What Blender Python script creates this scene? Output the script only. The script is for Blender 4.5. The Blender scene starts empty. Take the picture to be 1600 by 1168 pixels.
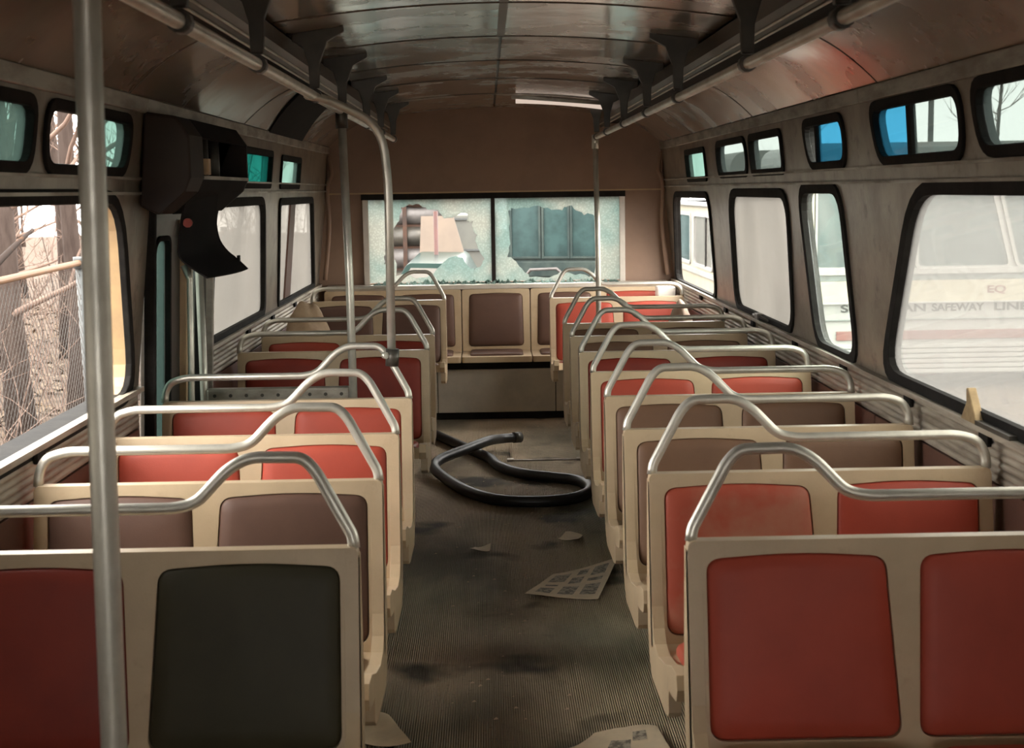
import bpy, bmesh, math, random
from mathutils import Vector, Matrix
from mathutils.geometry import tessellate_polygon

random.seed(7)
S = bpy.context.scene
COL = S.collection

# ------------------------------------------------------------------ camera, sky, exposure
FPX = 2200.0
def cam_axes(p=0.1300680, y=0.0161264, r=-0.0153057):
    cy, sy, cp, sp, cr, sr = math.cos(y), math.sin(y), math.cos(p), math.sin(p), math.cos(r), math.sin(r)
    fwd = Vector((sy*cp, cy*cp, -sp)); right = Vector((cy, -sy, 0)); up = right.cross(fwd)
    return right*cr + up*sr, -right*sr + up*cr, fwd
ax, ay, az = cam_axes()
cam_data = bpy.data.cameras.new('camera')
cam = bpy.data.objects.new('camera', cam_data); COL.objects.link(cam)
M = Matrix.Identity(4)
for i in range(3):
    M[i][0], M[i][1], M[i][2] = ax[i], ay[i], -az[i]
M[0][3], M[1][3], M[2][3] = -0.063056, 0.0, 1.555
cam.matrix_world = M
cam_data.sensor_width = 36.0
cam_data.lens = FPX/1600*36
cam_data.clip_start = 0.05; cam_data.clip_end = 500
cam_data.dof.use_dof = True
cam_data.dof.focus_distance = 6.3
cam_data.dof.aperture_fstop = 8.5
S.camera = cam

world = bpy.data.worlds.new('overcast_sky'); S.world = world
world.use_nodes = True
wn = world.node_tree; wn.nodes.clear()
w_out = wn.nodes.new('ShaderNodeOutputWorld'); w_bg = wn.nodes.new('ShaderNodeBackground')
w_bg.inputs['Color'].default_value = (1.0, 0.972, 0.92, 1)
w_bg.inputs['Strength'].default_value = 1.0
wn.links.new(w_bg.outputs[0], w_out.inputs[0])

S.view_settings.view_transform = 'Standard'
S.view_settings.look = 'None'
S.view_settings.gamma = 1.0
S.view_settings.use_curve_mapping = False
S.view_settings.exposure = 3.55
S.cycles.use_denoising = True
S.cycles.max_bounces = 14
S.cycles.diffuse_bounces = 6
S.cycles.transparent_max_bounces = 24
S.cycles.caustics_reflective = False
S.cycles.caustics_refractive = False
S.cycles.sample_clamp_indirect = 6.0

# ------------------------------------------------------------------ materials
MATS = {}
def nmat(name):
    m = bpy.data.materials.new(name); m.use_nodes = True
    m.node_tree.nodes.clear(); MATS[name] = m
    return m, m.node_tree.nodes, m.node_tree.links
def c4(c): return (c[0], c[1], c[2], 1)
def surf(name, col, rough=0.5, metal=0.0, col2=None, scale=6.0, lo=0.4, hi=0.65, bump=0.0, bscale=60.0,
         coat=0.0, stretch=(1, 1, 1), rough2=None, col3=None, scale3=25.0, lo3=0.55, hi3=0.7, spec=0.5, bdist=0.01):
    m, N, L = nmat(name)
    o = N.new('ShaderNodeOutputMaterial'); b = N.new('ShaderNodeBsdfPrincipled')
    L.new(b.outputs[0], o.inputs[0])
    b.inputs['Roughness'].default_value = rough; b.inputs['Metallic'].default_value = metal
    b.inputs['Coat Weight'].default_value = coat; b.inputs['Coat Roughness'].default_value = 0.12
    b.inputs['Specular IOR Level'].default_value = spec
    b.inputs['Base Color'].default_value = c4(col)
    tc = N.new('ShaderNodeTexCoord'); mp = N.new('ShaderNodeMapping'); mp.inputs['Scale'].default_value = stretch
    L.new(tc.outputs['Object'], mp.inputs['Vector'])
    last = None
    def layer(prev, c_prev, c_new, sc, lo_, hi_, detail=5):
        n = N.new('ShaderNodeTexNoise'); n.inputs['Scale'].default_value = sc; n.inputs['Detail'].default_value = detail
        n.inputs['Roughness'].default_value = 0.6
        L.new(mp.outputs[0], n.inputs['Vector'])
        r = N.new('ShaderNodeMapRange'); r.inputs['From Min'].default_value = lo_; r.inputs['From Max'].default_value = hi_
        L.new(n.outputs['Fac'], r.inputs['Value'])
        mx = N.new('ShaderNodeMix'); mx.data_type = 'RGBA'
        L.new(r.outputs[0], mx.inputs['Factor'])
        if prev is None: mx.inputs['A'].default_value = c4(c_prev)
        else: L.new(prev, mx.inputs['A'])
        mx.inputs['B'].default_value = c4(c_new)
        return mx.outputs['Result'], r.outputs[0]
    if col2 is not None:
        last, fac = layer(None, col, col2, scale, lo, hi)
        if rough2 is not None:
            rr = N.new('ShaderNodeMapRange'); rr.inputs['To Min'].default_value = rough; rr.inputs['To Max'].default_value = rough2
            L.new(fac, rr.inputs['Value']); L.new(rr.outputs[0], b.inputs['Roughness'])
    if col3 is not None:
        last, _ = layer(last, col, col3, scale3, lo3, hi3)
    if last is not None: L.new(last, b.inputs['Base Color'])
    if bump > 0:
        n = N.new('ShaderNodeTexNoise'); n.inputs['Scale'].default_value = bscale; n.inputs['Detail'].default_value = 3
        L.new(mp.outputs[0], n.inputs['Vector'])
        bp = N.new('ShaderNodeBump'); bp.inputs['Strength'].default_value = bump; bp.inputs['Distance'].default_value = bdist
        L.new(n.outputs['Fac'], bp.inputs['Height']); L.new(bp.outputs[0], b.inputs['Normal'])
    return m
def glass(name, tint, haze=0.0, haze_col=(0.8, 0.8, 0.76), vary=0.0, vscale=3.0, gloss=0.06):
    """thin pane: tinted see-through, a little mirror gloss, and dirt that scatters light"""
    m, N, L = nmat(name)
    o = N.new('ShaderNodeOutputMaterial')
    t = N.new('ShaderNodeBsdfTransparent'); t.inputs[0].default_value = c4(tint)
    g = N.new('ShaderNodeBsdfGlossy'); g.inputs['Roughness'].default_value = 0.03
    mg = N.new('ShaderNodeMixShader'); mg.inputs[0].default_value = gloss
    L.new(t.outputs[0], mg.inputs[1]); L.new(g.outputs[0], mg.inputs[2])
    out = mg.outputs[0]
    if haze > 0:
        tr = N.new('ShaderNodeBsdfTranslucent'); tr.inputs[0].default_value = c4(haze_col)
        df = N.new('ShaderNodeBsdfDiffuse'); df.inputs[0].default_value = c4(haze_col)
        ms = N.new('ShaderNodeMixShader'); ms.inputs[0].default_value = 0.18
        L.new(tr.outputs[0], ms.inputs[1]); L.new(df.outputs[0], ms.inputs[2])
        mh = N.new('ShaderNodeMixShader'); mh.inputs[0].default_value = haze
        if vary > 0:
            tc = N.new('ShaderNodeTexCoord'); n = N.new('ShaderNodeTexNoise'); n.inputs['Scale'].default_value = vscale; n.inputs['Detail'].default_value = 6
            L.new(tc.outputs['Object'], n.inputs['Vector'])
            r = N.new('ShaderNodeMapRange'); r.inputs['From Min'].default_value = 0.3; r.inputs['From Max'].default_value = 0.7
            r.inputs['To Min'].default_value = max(0, haze-vary); r.inputs['To Max'].default_value = min(1, haze+vary)
            L.new(n.outputs['Fac'], r.inputs['Value']); L.new(r.outputs[0], mh.inputs[0])
        L.new(out, mh.inputs[1]); L.new(ms.outputs[0], mh.inputs[2])
        out = mh.outputs[0]
    L.new(out, o.inputs[0])
    return m

SHELL = surf('tan_plastic', (0.55, 0.415, 0.262), 0.42, col2=(0.48, 0.36, 0.225), scale=5, col3=(0.33, 0.22, 0.14), scale3=9, lo3=0.6, hi3=0.85, bump=0.05, bscale=220)
RED = surf('red_vinyl', (0.42, 0.070, 0.041), 0.5, col2=(0.36, 0.060, 0.036), scale=4, bump=0.12, bscale=320, bdist=0.002, spec=0.28)
RED_DUSTY = surf('dusty_red_vinyl', (0.42, 0.085, 0.050), 0.55, col2=(0.46, 0.24, 0.16), scale=3.2, lo=0.44, hi=0.70, bump=0.12, bscale=320, bdist=0.002, spec=0.28)
RED_DARK = surf('dark_red_vinyl', (0.27, 0.038, 0.022), 0.5, col2=(0.22, 0.032, 0.021), scale=4, bump=0.12, bscale=320, bdist=0.002, spec=0.28)
BROWN = surf('brown_vinyl', (0.20, 0.112, 0.068), 0.5, col2=(0.165, 0.092, 0.058), scale=4, bump=0.12, bscale=320, bdist=0.002, spec=0.28)
PLUM = surf('plum_brown_vinyl', (0.135, 0.074, 0.052), 0.5, col2=(0.11, 0.06, 0.044), scale=4, bump=0.12, bscale=320, bdist=0.002, spec=0.28)
OLIVE = surf('olive_brown_vinyl', (0.050, 0.043, 0.024), 0.55, col2=(0.04, 0.035, 0.021), scale=4, bump=0.12, bscale=320, bdist=0.002, spec=0.28)
CHROME = surf('worn_steel_tube', (0.64, 0.61, 0.53), 0.33, metal=0.6, col2=(0.50, 0.475, 0.41), scale=9, rough2=0.45, bump=0.03, bscale=90)
ALU = surf('scuffed_aluminium', (0.42, 0.39, 0.33), 0.42, metal=0.7, col2=(0.26, 0.23, 0.19), scale=7, stretch=(1, 0.5, 2), rough2=0.6, bump=0.06, bscale=70)
BELT = surf('weathered_belt_trim', (0.46, 0.41, 0.33), 0.55, metal=0.25, col2=(0.24, 0.20, 0.155), scale=14, stretch=(1, 0.25, 2), bump=0.1, bscale=80)
POST = surf('scuffed_wall_panel', (0.30, 0.255, 0.195), 0.38, metal=0.35, col2=(0.19, 0.15, 0.11), scale=5, col3=(0.10, 0.075, 0.055), scale3=11, lo3=0.58, hi3=0.75, bump=0.07, bscale=50)
TANEDGE = surf('tan_window_edge', (0.52, 0.36, 0.19), 0.5, col2=(0.44, 0.30, 0.17), scale=8, bump=0.05)
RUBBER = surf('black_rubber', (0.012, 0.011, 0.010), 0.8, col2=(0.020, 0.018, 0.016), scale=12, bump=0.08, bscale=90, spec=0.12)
CEIL = surf('glossy_ceiling_panel', (0.27, 0.235, 0.18), 0.12, col2=(0.23, 0.195, 0.145), scale=3.2, lo=0.47, hi=0.56, rough2=0.30, coat=0.5, bump=0.06, bscale=5, spec=0.75, bdist=0.02)
COVE = surf('glossy_cove_panel', (0.275, 0.225, 0.175), 0.13, col2=(0.225, 0.18, 0.138), scale=2.6, lo=0.46, hi=0.60, rough2=0.30, coat=0.4, bump=0.05, bscale=6, spec=0.65, bdist=0.02)
SEAM = surf('seam_strip', (0.07, 0.058, 0.045), 0.4, col2=(0.10, 0.08, 0.06), scale=8)
BULK = surf('brown_bulkhead', (0.285, 0.178, 0.118), 0.6, col2=(0.24, 0.148, 0.098), scale=4, bump=0.12, bscale=160, bdist=0.003)
DARKMETAL = surf('dark_bracket_steel', (0.06, 0.055, 0.048), 0.42, metal=0.5, col2=(0.09, 0.08, 0.065), scale=10)
DARKBOX = surf('dark_door_box', (0.018, 0.012, 0.011), 0.6, col2=(0.032, 0.021, 0.015), scale=4, bump=0.05, spec=0.2)
BLACKSHEET = surf('black_sheet', (0.010, 0.009, 0.009), 0.8, col2=(0.016, 0.013, 0.013), scale=5, spec=0.12)
TRIMDARK = surf('dark_light_trim', (0.10, 0.082, 0.062), 0.42, metal=0.2, col2=(0.07, 0.056, 0.042), scale=7, stretch=(1, 0.5, 2))
WAIN = surf('brown_lower_panel', (0.13, 0.06, 0.04), 0.5, col2=(0.10, 0.048, 0.034), scale=4, bump=0.05)
RISER = surf('grey_riser_panel', (0.52, 0.47, 0.38), 0.6, col2=(0.42, 0.38, 0.31), scale=4, bump=0.05)
WHITEP = surf('white_lamp_plastic', (0.86, 0.80, 0.72), 0.3, col2=(0.80, 0.74, 0.66), scale=6)
PAPER = surf('yellowed_paper', (0.72, 0.58, 0.39), 0.8, col2=(0.62, 0.50, 0.34), scale=9, bump=0.1, bscale=40)
INK = surf('newsprint_ink', (0.17, 0.145, 0.11), 0.85, col2=(0.42, 0.355, 0.26), scale=60, lo=0.45, hi=0.55)
HOSE = surf('black_hose_rubber', (0.013, 0.013, 0.013), 0.42, col2=(0.022, 0.02, 0.018), scale=9, bump=0.1, bscale=120)
CLOTH = surf('tan_cloth', (0.62, 0.46, 0.31), 0.9, col2=(0.50, 0.36, 0.24), scale=9, bump=0.35, bscale=30)
CLOTH2 = surf('pale_cloth', (0.55, 0.42, 0.32), 0.9, col2=(0.45, 0.32, 0.24), scale=9, bump=0.3, bscale=30)
BRASS = surf('tan_latch_metal', (0.38, 0.27, 0.14), 0.5, metal=0.3, col2=(0.26, 0.18, 0.09), scale=30)
LEDGE = surf('pale_ledge_metal', (0.62, 0.56, 0.48), 0.4, metal=0.2, col2=(0.50, 0.45, 0.39), scale=6)
BARK = surf('pale_bark', (0.054, 0.040, 0.034), 0.9, col2=(0.036, 0.026, 0.022), scale=8, stretch=(2, 2, 0.4), bump=0.4, bscale=20, spec=0.06)
TWIG = surf('twig_bark', (0.166, 0.115, 0.092), 0.9, col2=(0.120, 0.084, 0.069), scale=5, spec=0.06)
BROKEN = surf('fresh_broken_branch', (0.022, 0.014, 0.011), 0.8, col2=(0.075, 0.034, 0.014), scale=5, lo=0.55, hi=0.66, spec=0.06)  # orange patches put warm light into the branch colour
RUSTPIPE = surf('rusty_fence_pipe', (0.155, 0.082, 0.044), 0.6, metal=0.1, col2=(0.12, 0.075, 0.046), scale=8, spec=0.06)
GALV = surf('galvanised_steel', (0.111, 0.115, 0.115), 0.5, metal=0.5, col2=(0.086, 0.091, 0.091), scale=10, spec=0.06)
WIRE = surf('fence_wire', (0.054, 0.049, 0.045), 0.6, metal=0.3, col2=(0.065, 0.045, 0.032), scale=2)
LITTER = surf('leaf_litter_ground', (0.092, 0.066, 0.051), 0.95, col2=(0.056, 0.039, 0.028), scale=3.5, col3=(0.128, 0.108, 0.091), scale3=14, bump=0.5, bscale=12, bdist=0.05, spec=0.06)
LEAF = surf('dead_leaf', (0.102, 0.071, 0.048), 0.9, col2=(0.134, 0.107, 0.083), scale=0.6, spec=0.06)
BUSWHITE = surf('bus_white_paint', (0.253, 0.250, 0.239), 0.35, col2=(0.227, 0.220, 0.211), scale=3, spec=0.12)
BUSCREAM = surf('bus_cream_paint', (0.326, 0.297, 0.229), 0.35, col2=(0.293, 0.264, 0.200), scale=3, spec=0.12)
BUSRED = surf('bus_maroon_stripe', (0.146, 0.052, 0.045), 0.4, col2=(0.122, 0.045, 0.041), scale=3, spec=0.12)
BUSLET = surf('bus_lettering_grey', (0.004, 0.005, 0.006), 0.6, col2=(0.008, 0.009, 0.009), scale=3, spec=0.02)
BUSDARK = surf('dark_green_bus_paint', (0.022, 0.032, 0.031), 0.4, col2=(0.04, 0.052, 0.047), scale=3, spec=0.12)
BUSGREY = surf('grey_bus_paint', (0.146, 0.164, 0.158), 0.4, col2=(0.103, 0.116, 0.110), scale=3, spec=0.12)
DARKGLASS = surf('dark_bus_glass', (0.05, 0.07, 0.07), 0.08, col2=(0.10, 0.13, 0.13), scale=2, spec=0.12)
TEALGLASS = surf('teal_bus_glass', (0.03, 0.055, 0.054), 0.2, col2=(0.018, 0.03, 0.03), scale=2, spec=0.15)
BUSGLASS = surf('coach_window_glass', (0.062, 0.085, 0.085), 0.15, col2=(0.035, 0.05, 0.05), scale=1.2, spec=0.15)
VANGLASS = surf('pale_curtained_glass', (0.166, 0.160, 0.144), 0.15, col2=(0.141, 0.134, 0.122), scale=5, spec=0.12)  # pale opaque colour for van and car panes
TYRE = surf('tyre_rubber', (0.02, 0.02, 0.02), 0.8, col2=(0.03, 0.03, 0.03), scale=8)
RUST = surf('rusted_iron', (0.049, 0.019, 0.008), 0.8, col2=(0.018, 0.009, 0.006), scale=5, bump=0.2)
SILVER = surf('grey_drum_metal', (0.106, 0.096, 0.091), 0.45, metal=0.3, col2=(0.071, 0.063, 0.061), scale=6)
BEIGEP = surf('beige_sheet_panel', (0.149, 0.113, 0.086), 0.7, col2=(0.132, 0.101, 0.079), scale=5)
GREYP = surf('grey_box_panel', (0.108, 0.108, 0.093), 0.7, col2=(0.090, 0.090, 0.081), scale=5)
REDPIPE = surf('red_brown_pole', (0.056, 0.014, 0.009), 0.6, col2=(0.042, 0.012, 0.009), scale=6)
CARGREEN = surf('green_car_paint', (0.021, 0.040, 0.035), 0.25, col2=(0.017, 0.032, 0.029), scale=3, spec=0.12)
SHARD = glass('glass_crumbs', (0.55, 0.66, 0.63), 0.6, (0.40, 0.48, 0.45))
GCLEAR = glass('clear_glass', (0.93, 0.97, 0.95))
GTINT = glass('pale_green_glass', (0.31, 0.335, 0.325), 0.12, (0.18, 0.22, 0.21))
GTINT2 = glass('green_glass', (0.24, 0.32, 0.295), 0.25, (0.15, 0.19, 0.175), 0.08)
GTEAL = glass('teal_glass', (0.05, 0.19, 0.17), 0.35, (0.04, 0.17, 0.155))
GBLUE = glass('blue_glass', (0.10, 0.25, 0.32), 0.25, (0.07, 0.17, 0.22))
GHAZE = glass('milky_glass', (0.80, 0.805, 0.78), 0.40, (0.24, 0.236, 0.228), 0.03, 2.0)
GHAZE2 = glass('milky_tan_glass', (0.92, 0.90, 0.86), 0.80, (0.225, 0.218, 0.205), 0.06, 2.0)
GDOOR = glass('dusty_door_glass', (0.20, 0.26, 0.245), 0.35, (0.13, 0.17, 0.16))
GDIRTY = glass('dusty_glass', (0.90, 0.95, 0.92), 0.10, (0.25, 0.26, 0.24), 0.06, 4.0)

def crazed():
    m, N, L = nmat('shattered_glass')
    o = N.new('ShaderNodeOutputMaterial')
    tc = N.new('ShaderNodeTexCoord')
    v = N.new('ShaderNodeTexVoronoi'); v.inputs['Scale'].default_value = 70; v.feature = 'F1'
    n = N.new('ShaderNodeTexNoise'); n.inputs['Scale'].default_value = 3.2; n.inputs['Detail'].default_value = 5
    L.new(tc.outputs['Object'], v.inputs['Vector']); L.new(tc.outputs['Object'], n.inputs['Vector'])
    cr = N.new('ShaderNodeMix'); cr.data_type = 'RGBA'
    r0 = N.new('ShaderNodeMapRange'); r0.inputs['From Min'].default_value = 0.38; r0.inputs['From Max'].default_value = 0.64
    L.new(n.outputs['Fac'], r0.inputs['Value']); L.new(r0.outputs[0], cr.inputs['Factor'])
    cr.inputs['A'].default_value = (0.46, 0.465, 0.43, 1); cr.inputs['B'].default_value = (0.27, 0.34, 0.32, 1)
    vr = N.new('ShaderNodeMapRange'); vr.inputs['From Max'].default_value = 0.6; vr.inputs['To Min'].default_value = 1.0; vr.inputs['To Max'].default_value = 0.25
    vc = N.new('ShaderNodeMix'); vc.data_type = 'RGBA'; vc.blend_type = 'MULTIPLY'; vc.inputs['Factor'].default_value = 0.35
    L.new(cr.outputs['Result'], vc.inputs['A']); L.new(v.outputs['Distance'], vr.inputs['Value']); L.new(vr.outputs[0], vc.inputs['B'])
    tr = N.new('ShaderNodeBsdfTranslucent'); L.new(vc.outputs['Result'], tr.inputs[0])
    tp = N.new('ShaderNodeBsdfTransparent'); tp.inputs[0].default_value = (0.85, 0.92, 0.9, 1)
    mx = N.new('ShaderNodeMixShader')
    r = N.new('ShaderNodeMapRange'); r.inputs['From Min'].default_value = 0.35; r.inputs['From Max'].default_value = 0.68
    r.inputs['To Min'].default_value = 0.98; r.inputs['To Max'].default_value = 0.84
    L.new(n.outputs['Fac'], r.inputs['Value']); L.new(r.outputs[0], mx.inputs[0])
    L.new(tp.outputs[0], mx.inputs[1]); L.new(tr.outputs[0], mx.inputs[2])
    L.new(mx.outputs[0], o.inputs[0])
    return m
CRAZED = crazed()
LAMP, N_, L_ = nmat('lit_lamp_tube')
o_ = N_.new('ShaderNodeOutputMaterial'); e_ = N_.new('ShaderNodeEmission'); e_.inputs[0].default_value = (1.0, 0.80, 0.66, 1); e_.inputs[1].default_value = 0.06  # weak emission added so the white tube shows bright
L_.new(e_.outputs[0], o_.inputs[0])

def floor_mat():
    m, N, L = nmat('ribbed_floor_mat')
    o = N.new('ShaderNodeOutputMaterial'); b = N.new('ShaderNodeBsdfPrincipled'); L.new(b.outputs[0], o.inputs[0])
    tc = N.new('ShaderNodeTexCoord')
    def noise(sc, det=5, vec=None):
        n = N.new('ShaderNodeTexNoise'); n.inputs['Scale'].default_value = sc; n.inputs['Detail'].default_value = det
        L.new(vec or tc.outputs['Object'], n.inputs['Vector']); return n.outputs['Fac']
    def rng(x, a, c, d=0, e=1):
        r = N.new('ShaderNodeMapRange'); r.inputs['From Min'].default_value = a; r.inputs['From Max'].default_value = c
        r.inputs['To Min'].default_value = d; r.inputs['To Max'].default_value = e; L.new(x, r.inputs['Value']); return r.outputs[0]
    def mix(f, a, bb):
        mx = N.new('ShaderNodeMix'); mx.data_type = 'RGBA'; L.new(f, mx.inputs['Factor'])
        if isinstance(a, tuple): mx.inputs['A'].default_value = c4(a)
        else: L.new(a, mx.inputs['A'])
        if isinstance(bb, tuple): mx.inputs['B'].default_value = c4(bb)
        else: L.new(bb, mx.inputs['B'])
        return mx.outputs['Result']
    mp = N.new('ShaderNodeMapping'); mp.inputs['Scale'].default_value = (1.0, 0.45, 1.0); mp.inputs['Location'].default_value = (0.3, 0.9, 0)
    L.new(tc.outputs['Object'], mp.inputs['Vector'])
    dust = rng(noise(1.6, 4, mp.outputs[0]), 0.38, 0.60)
    base = mix(dust, (0.19, 0.165, 0.115), (0.50, 0.39, 0.265))
    stain = rng(noise(2.1, 3), 0.57, 0.66)
    base = mix(stain, base, (0.085, 0.074, 0.056))
    fine = rng(noise(60, 2), 0.60, 0.72, 0, 0.5)
    base = mix(fine, base, (0.17, 0.13, 0.09))
    L.new(base, b.inputs['Base Color'])
    b.inputs['Roughness'].default_value = 0.8; b.inputs['Specular IOR Level'].default_value = 0.2
    w = N.new('ShaderNodeTexWave'); w.wave_type = 'BANDS'; w.bands_direction = 'X'; w.inputs['Scale'].default_value = 44; w.inputs['Distortion'].default_value = 0.0
    L.new(tc.outputs['Object'], w.inputs['Vector'])
    bp = N.new('ShaderNodeBump'); bp.inputs['Strength'].default_value = 0.8; bp.inputs['Distance'].default_value = 0.006
    L.new(w.outputs['Fac'], bp.inputs['Height']); L.new(bp.outputs[0], b.inputs['Normal'])
    return m
FLOORM = floor_mat()

# ------------------------------------------------------------------ mesh helpers
class MB:
    def __init__(self): self.v = []; self.f = []; self.sm = []
    def add(self, vs, fs, smooth=False):
        k = len(self.v); self.v += [tuple(p) for p in vs]
        self.f += [tuple(i+k for i in f) for f in fs]; self.sm += [smooth]*len(fs)
        return self
    def box(self, x0, x1, y0, y1, z0, z1, fn=None):
        vs = [(x, y, z) for z in (z0, z1) for y in (y0, y1) for x in (x0, x1)]
        if fn: vs = [fn(*p) for p in vs]
        return self.add(vs, [(0, 2, 3, 1), (4, 5, 7, 6), (0, 1, 5, 4), (2, 6, 7, 3), (0, 4, 6, 2), (1, 3, 7, 5)])
    def tube(self, pts, r, n=10, cap=True, radii=None):
        pts = [Vector(p) for p in pts]
        t0 = (pts[1]-pts[0]).normalized()
        ref = Vector((0, 0, 1)) if abs(t0.z) < 0.9 else Vector((1, 0, 0))
        u = t0.cross(ref).normalized(); vs = []
        for i, p in enumerate(pts):
            if i == 0: t = t0
            elif i == len(pts)-1: t = (pts[i]-pts[i-1]).normalized()
            else: t = ((pts[i+1]-pts[i]).normalized() + (pts[i]-pts[i-1]).normalized()).normalized()
            u = (u - t*u.dot(t)).normalized(); w = t.cross(u)
            rr = radii[i] if radii else r
            for k in range(n):
                a = 2*math.pi*k/n
                vs.append(p + u*math.cos(a)*rr + w*math.sin(a)*rr)
        fs = []
        for i in range(len(pts)-1):
            for k in range(n):
                k2 = (k+1) % n
                fs.append((i*n+k, i*n+k2, (i+1)*n+k2, (i+1)*n+k))
        self.add(vs, fs, True)
        if cap:
            k = len(self.v)-len(vs)
            self.f.append(tuple(k+i for i in range(n-1, -1, -1))); self.sm.append(False)
            e = k+(len(pts)-1)*n
            self.f.append(tuple(e+i for i in range(n))); self.sm.append(False)
        return self
    def prism(self, outer, holes, fn, w0, w1):
        """polygon (u,v) with holes, extruded from w0 to w1 and placed by fn(u,v,w)"""
        loops = [outer] + list(holes)
        polys = [[Vector((p[0], p[1], 0)) for p in l] for l in loops]
        tris = tessellate_polygon(polys)
        flat = [p for l in loops for p in l]; n = len(flat)
        vs = [fn(p[0], p[1], w0) for p in flat] + [fn(p[0], p[1], w1) for p in flat]
        fs = [tuple(t) for t in tris] + [tuple(n+i for i in reversed(t)) for t in tris]
        k = 0
        for l in loops:
            m_ = len(l)
            for i in range(m_):
                j = (i+1) % m_
                fs.append((k+i, k+j, n+k+j, n+k+i))
            k += m_
        return self.add(vs, fs)
    def grid(self, fn, nu, nv, smooth=True):
        vs = [fn(i/nu, j/nv) for j in range(nv+1) for i in range(nu+1)]
        fs = [(j*(nu+1)+i, j*(nu+1)+i+1, (j+1)*(nu+1)+i+1, (j+1)*(nu+1)+i) for j in range(nv) for i in range(nu)]
        return self.add(vs, fs, smooth)
    def mesh(self, name, mat, fix=True):
        me = bpy.data.meshes.new(name); me.from_pydata(self.v, [], self.f)
        me.polygons.foreach_set('use_smooth', self.sm)
        me.materials.append(mat)
        if fix:
            bm = bmesh.new(); bm.from_mesh(me)
            bmesh.ops.recalc_face_normals(bm, faces=bm.faces); bm.to_mesh(me); bm.free()
        me.update(); return me
    def obj(self, name, mat, parent=None, bevel=0, solid=0, fix=True, subsurf=0):
        return link(name, self.mesh(name, mat, fix), parent, bevel, solid, subsurf)

def link(name, me, parent=None, bevel=0, solid=0, subsurf=0):
    o = bpy.data.objects.new(name, me); COL.objects.link(o)
    if parent is not None: o.parent = parent
    if solid:
        m = o.modifiers.new('solid', 'SOLIDIFY'); m.thickness = solid; m.offset = 0
        m = o.modifiers.new('split', 'EDGE_SPLIT'); m.split_angle = math.radians(35)
    if bevel:
        m = o.modifiers.new('bevel', 'BEVEL'); m.width = bevel; m.segments = 2; m.limit_method = 'ANGLE'; m.angle_limit = math.radians(40)
    if subsurf:
        m = o.modifiers.new('sub', 'SUBSURF'); m.levels = subsurf; m.render_levels = subsurf
    return o
def tag(o, label, cat, group=None, kind=None):
    o['label'] = label; o['category'] = cat
    if group: o['group'] = group
    if kind: o['kind'] = kind
    return o
def struct(o):
    o['kind'] = 'structure'; return o
def thing(name, label, cat, loc=(0, 0, 0), rz=0, group=None):
    o = bpy.data.objects.new(name, None); COL.objects.link(o)
    o.location = loc; o.rotation_euler = (0, 0, rz); o.empty_display_size = 0.1
    return tag(o, label, cat, group)
def copy_tree(o, parent=None):
    c = o.copy(); COL.objects.link(c)
    if parent is not None: c.parent = parent
    for ch in [x for x in bpy.data.objects if x.parent == o]: copy_tree(ch, c)
    return c
XYZ = lambda u, v, w: (u, v, w)
def smooth_path(pts, sub=5):
    out = []; P = [Vector(p) for p in pts]
    for i in range(len(P)-1):
        p0, p1, p2, p3 = P[max(i-1, 0)], P[i], P[i+1], P[min(i+2, len(P)-1)]
        for k in range(sub):
            t = k/sub
            out.append(0.5*((2*p1)+(p2-p0)*t+(2*p0-5*p1+4*p2-p3)*t*t+(3*p1-p0-3*p2+p3)*t**3))
    out.append(P[-1]); return out
def fillet(pts, r, n=5):
    """polyline with rounded corners (arc-like)"""
    P = [Vector(p) for p in pts]; out = [P[0]]
    for i in range(1, len(P)-1):
        a, b, c = P[i-1], P[i], P[i+1]
        rr = r[i] if isinstance(r, (list, tuple)) else r
        d = min(rr, (a-b).length*0.49, (c-b).length*0.49)
        s = b+(a-b).normalized()*d; e = b+(c-b).normalized()*d
        for k in range(n+1):
            t = k/n; out.append(s*(1-t)**2 + b*2*t*(1-t) + e*t*t)
    out.append(P[-1]); return out
def rpoly(c, r, off=0.0, n=5):
    """closed polygon of corners offset outward by off, corners rounded; c counter-clockwise"""
    P = [Vector((p[0], p[1])) for p in c]; m = len(P)
    area = sum(P[i].x*P[(i+1) % m].y-P[(i+1) % m].x*P[i].y for i in range(m))
    if area < 0: P.reverse()
    if isinstance(r, (int, float)): r = [r]*m
    elif area < 0: r = list(r)[::-1]
    Q = []
    for i in range(m):
        a, b, d = P[i-1], P[i], P[(i+1) % m]
        e1 = (b-a).normalized(); e2 = (d-b).normalized()
        n1 = Vector((e1.y, -e1.x)); n2 = Vector((e2.y, -e2.x))
        k = (n1+n2)/(1+n1.dot(n2)); Q.append(b+k*off)
    out = []
    for i in range(m):
        a, b, d = Q[i-1], Q[i], Q[(i+1) % m]
        rr = max(0.002, r[i]+off)
        l = min(rr, (a-b).length*0.48, (d-b).length*0.48)
        s = b+(a-b).normalized()*l; e = b+(d-b).normalized()*l
        for k in range(n+1):
            t = k/n; q = s*(1-t)**2+b*2*t*(1-t)+e*t*t; out.append((q.x, q.y))
    return out

# ------------------------------------------------------------------ bus shell
Y0, Y1 = -2.6, 9.97           # front and back of the saloon
ZK, ZT = 0.88, 1.87
def xw(z): return 1.26 if z <= ZK else 1.26-0.112*(z-ZK)
WT = 0.032
def wallmap(side):
    return lambda y, z, w: (side*(xw(z)+w), y, z)

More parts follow.
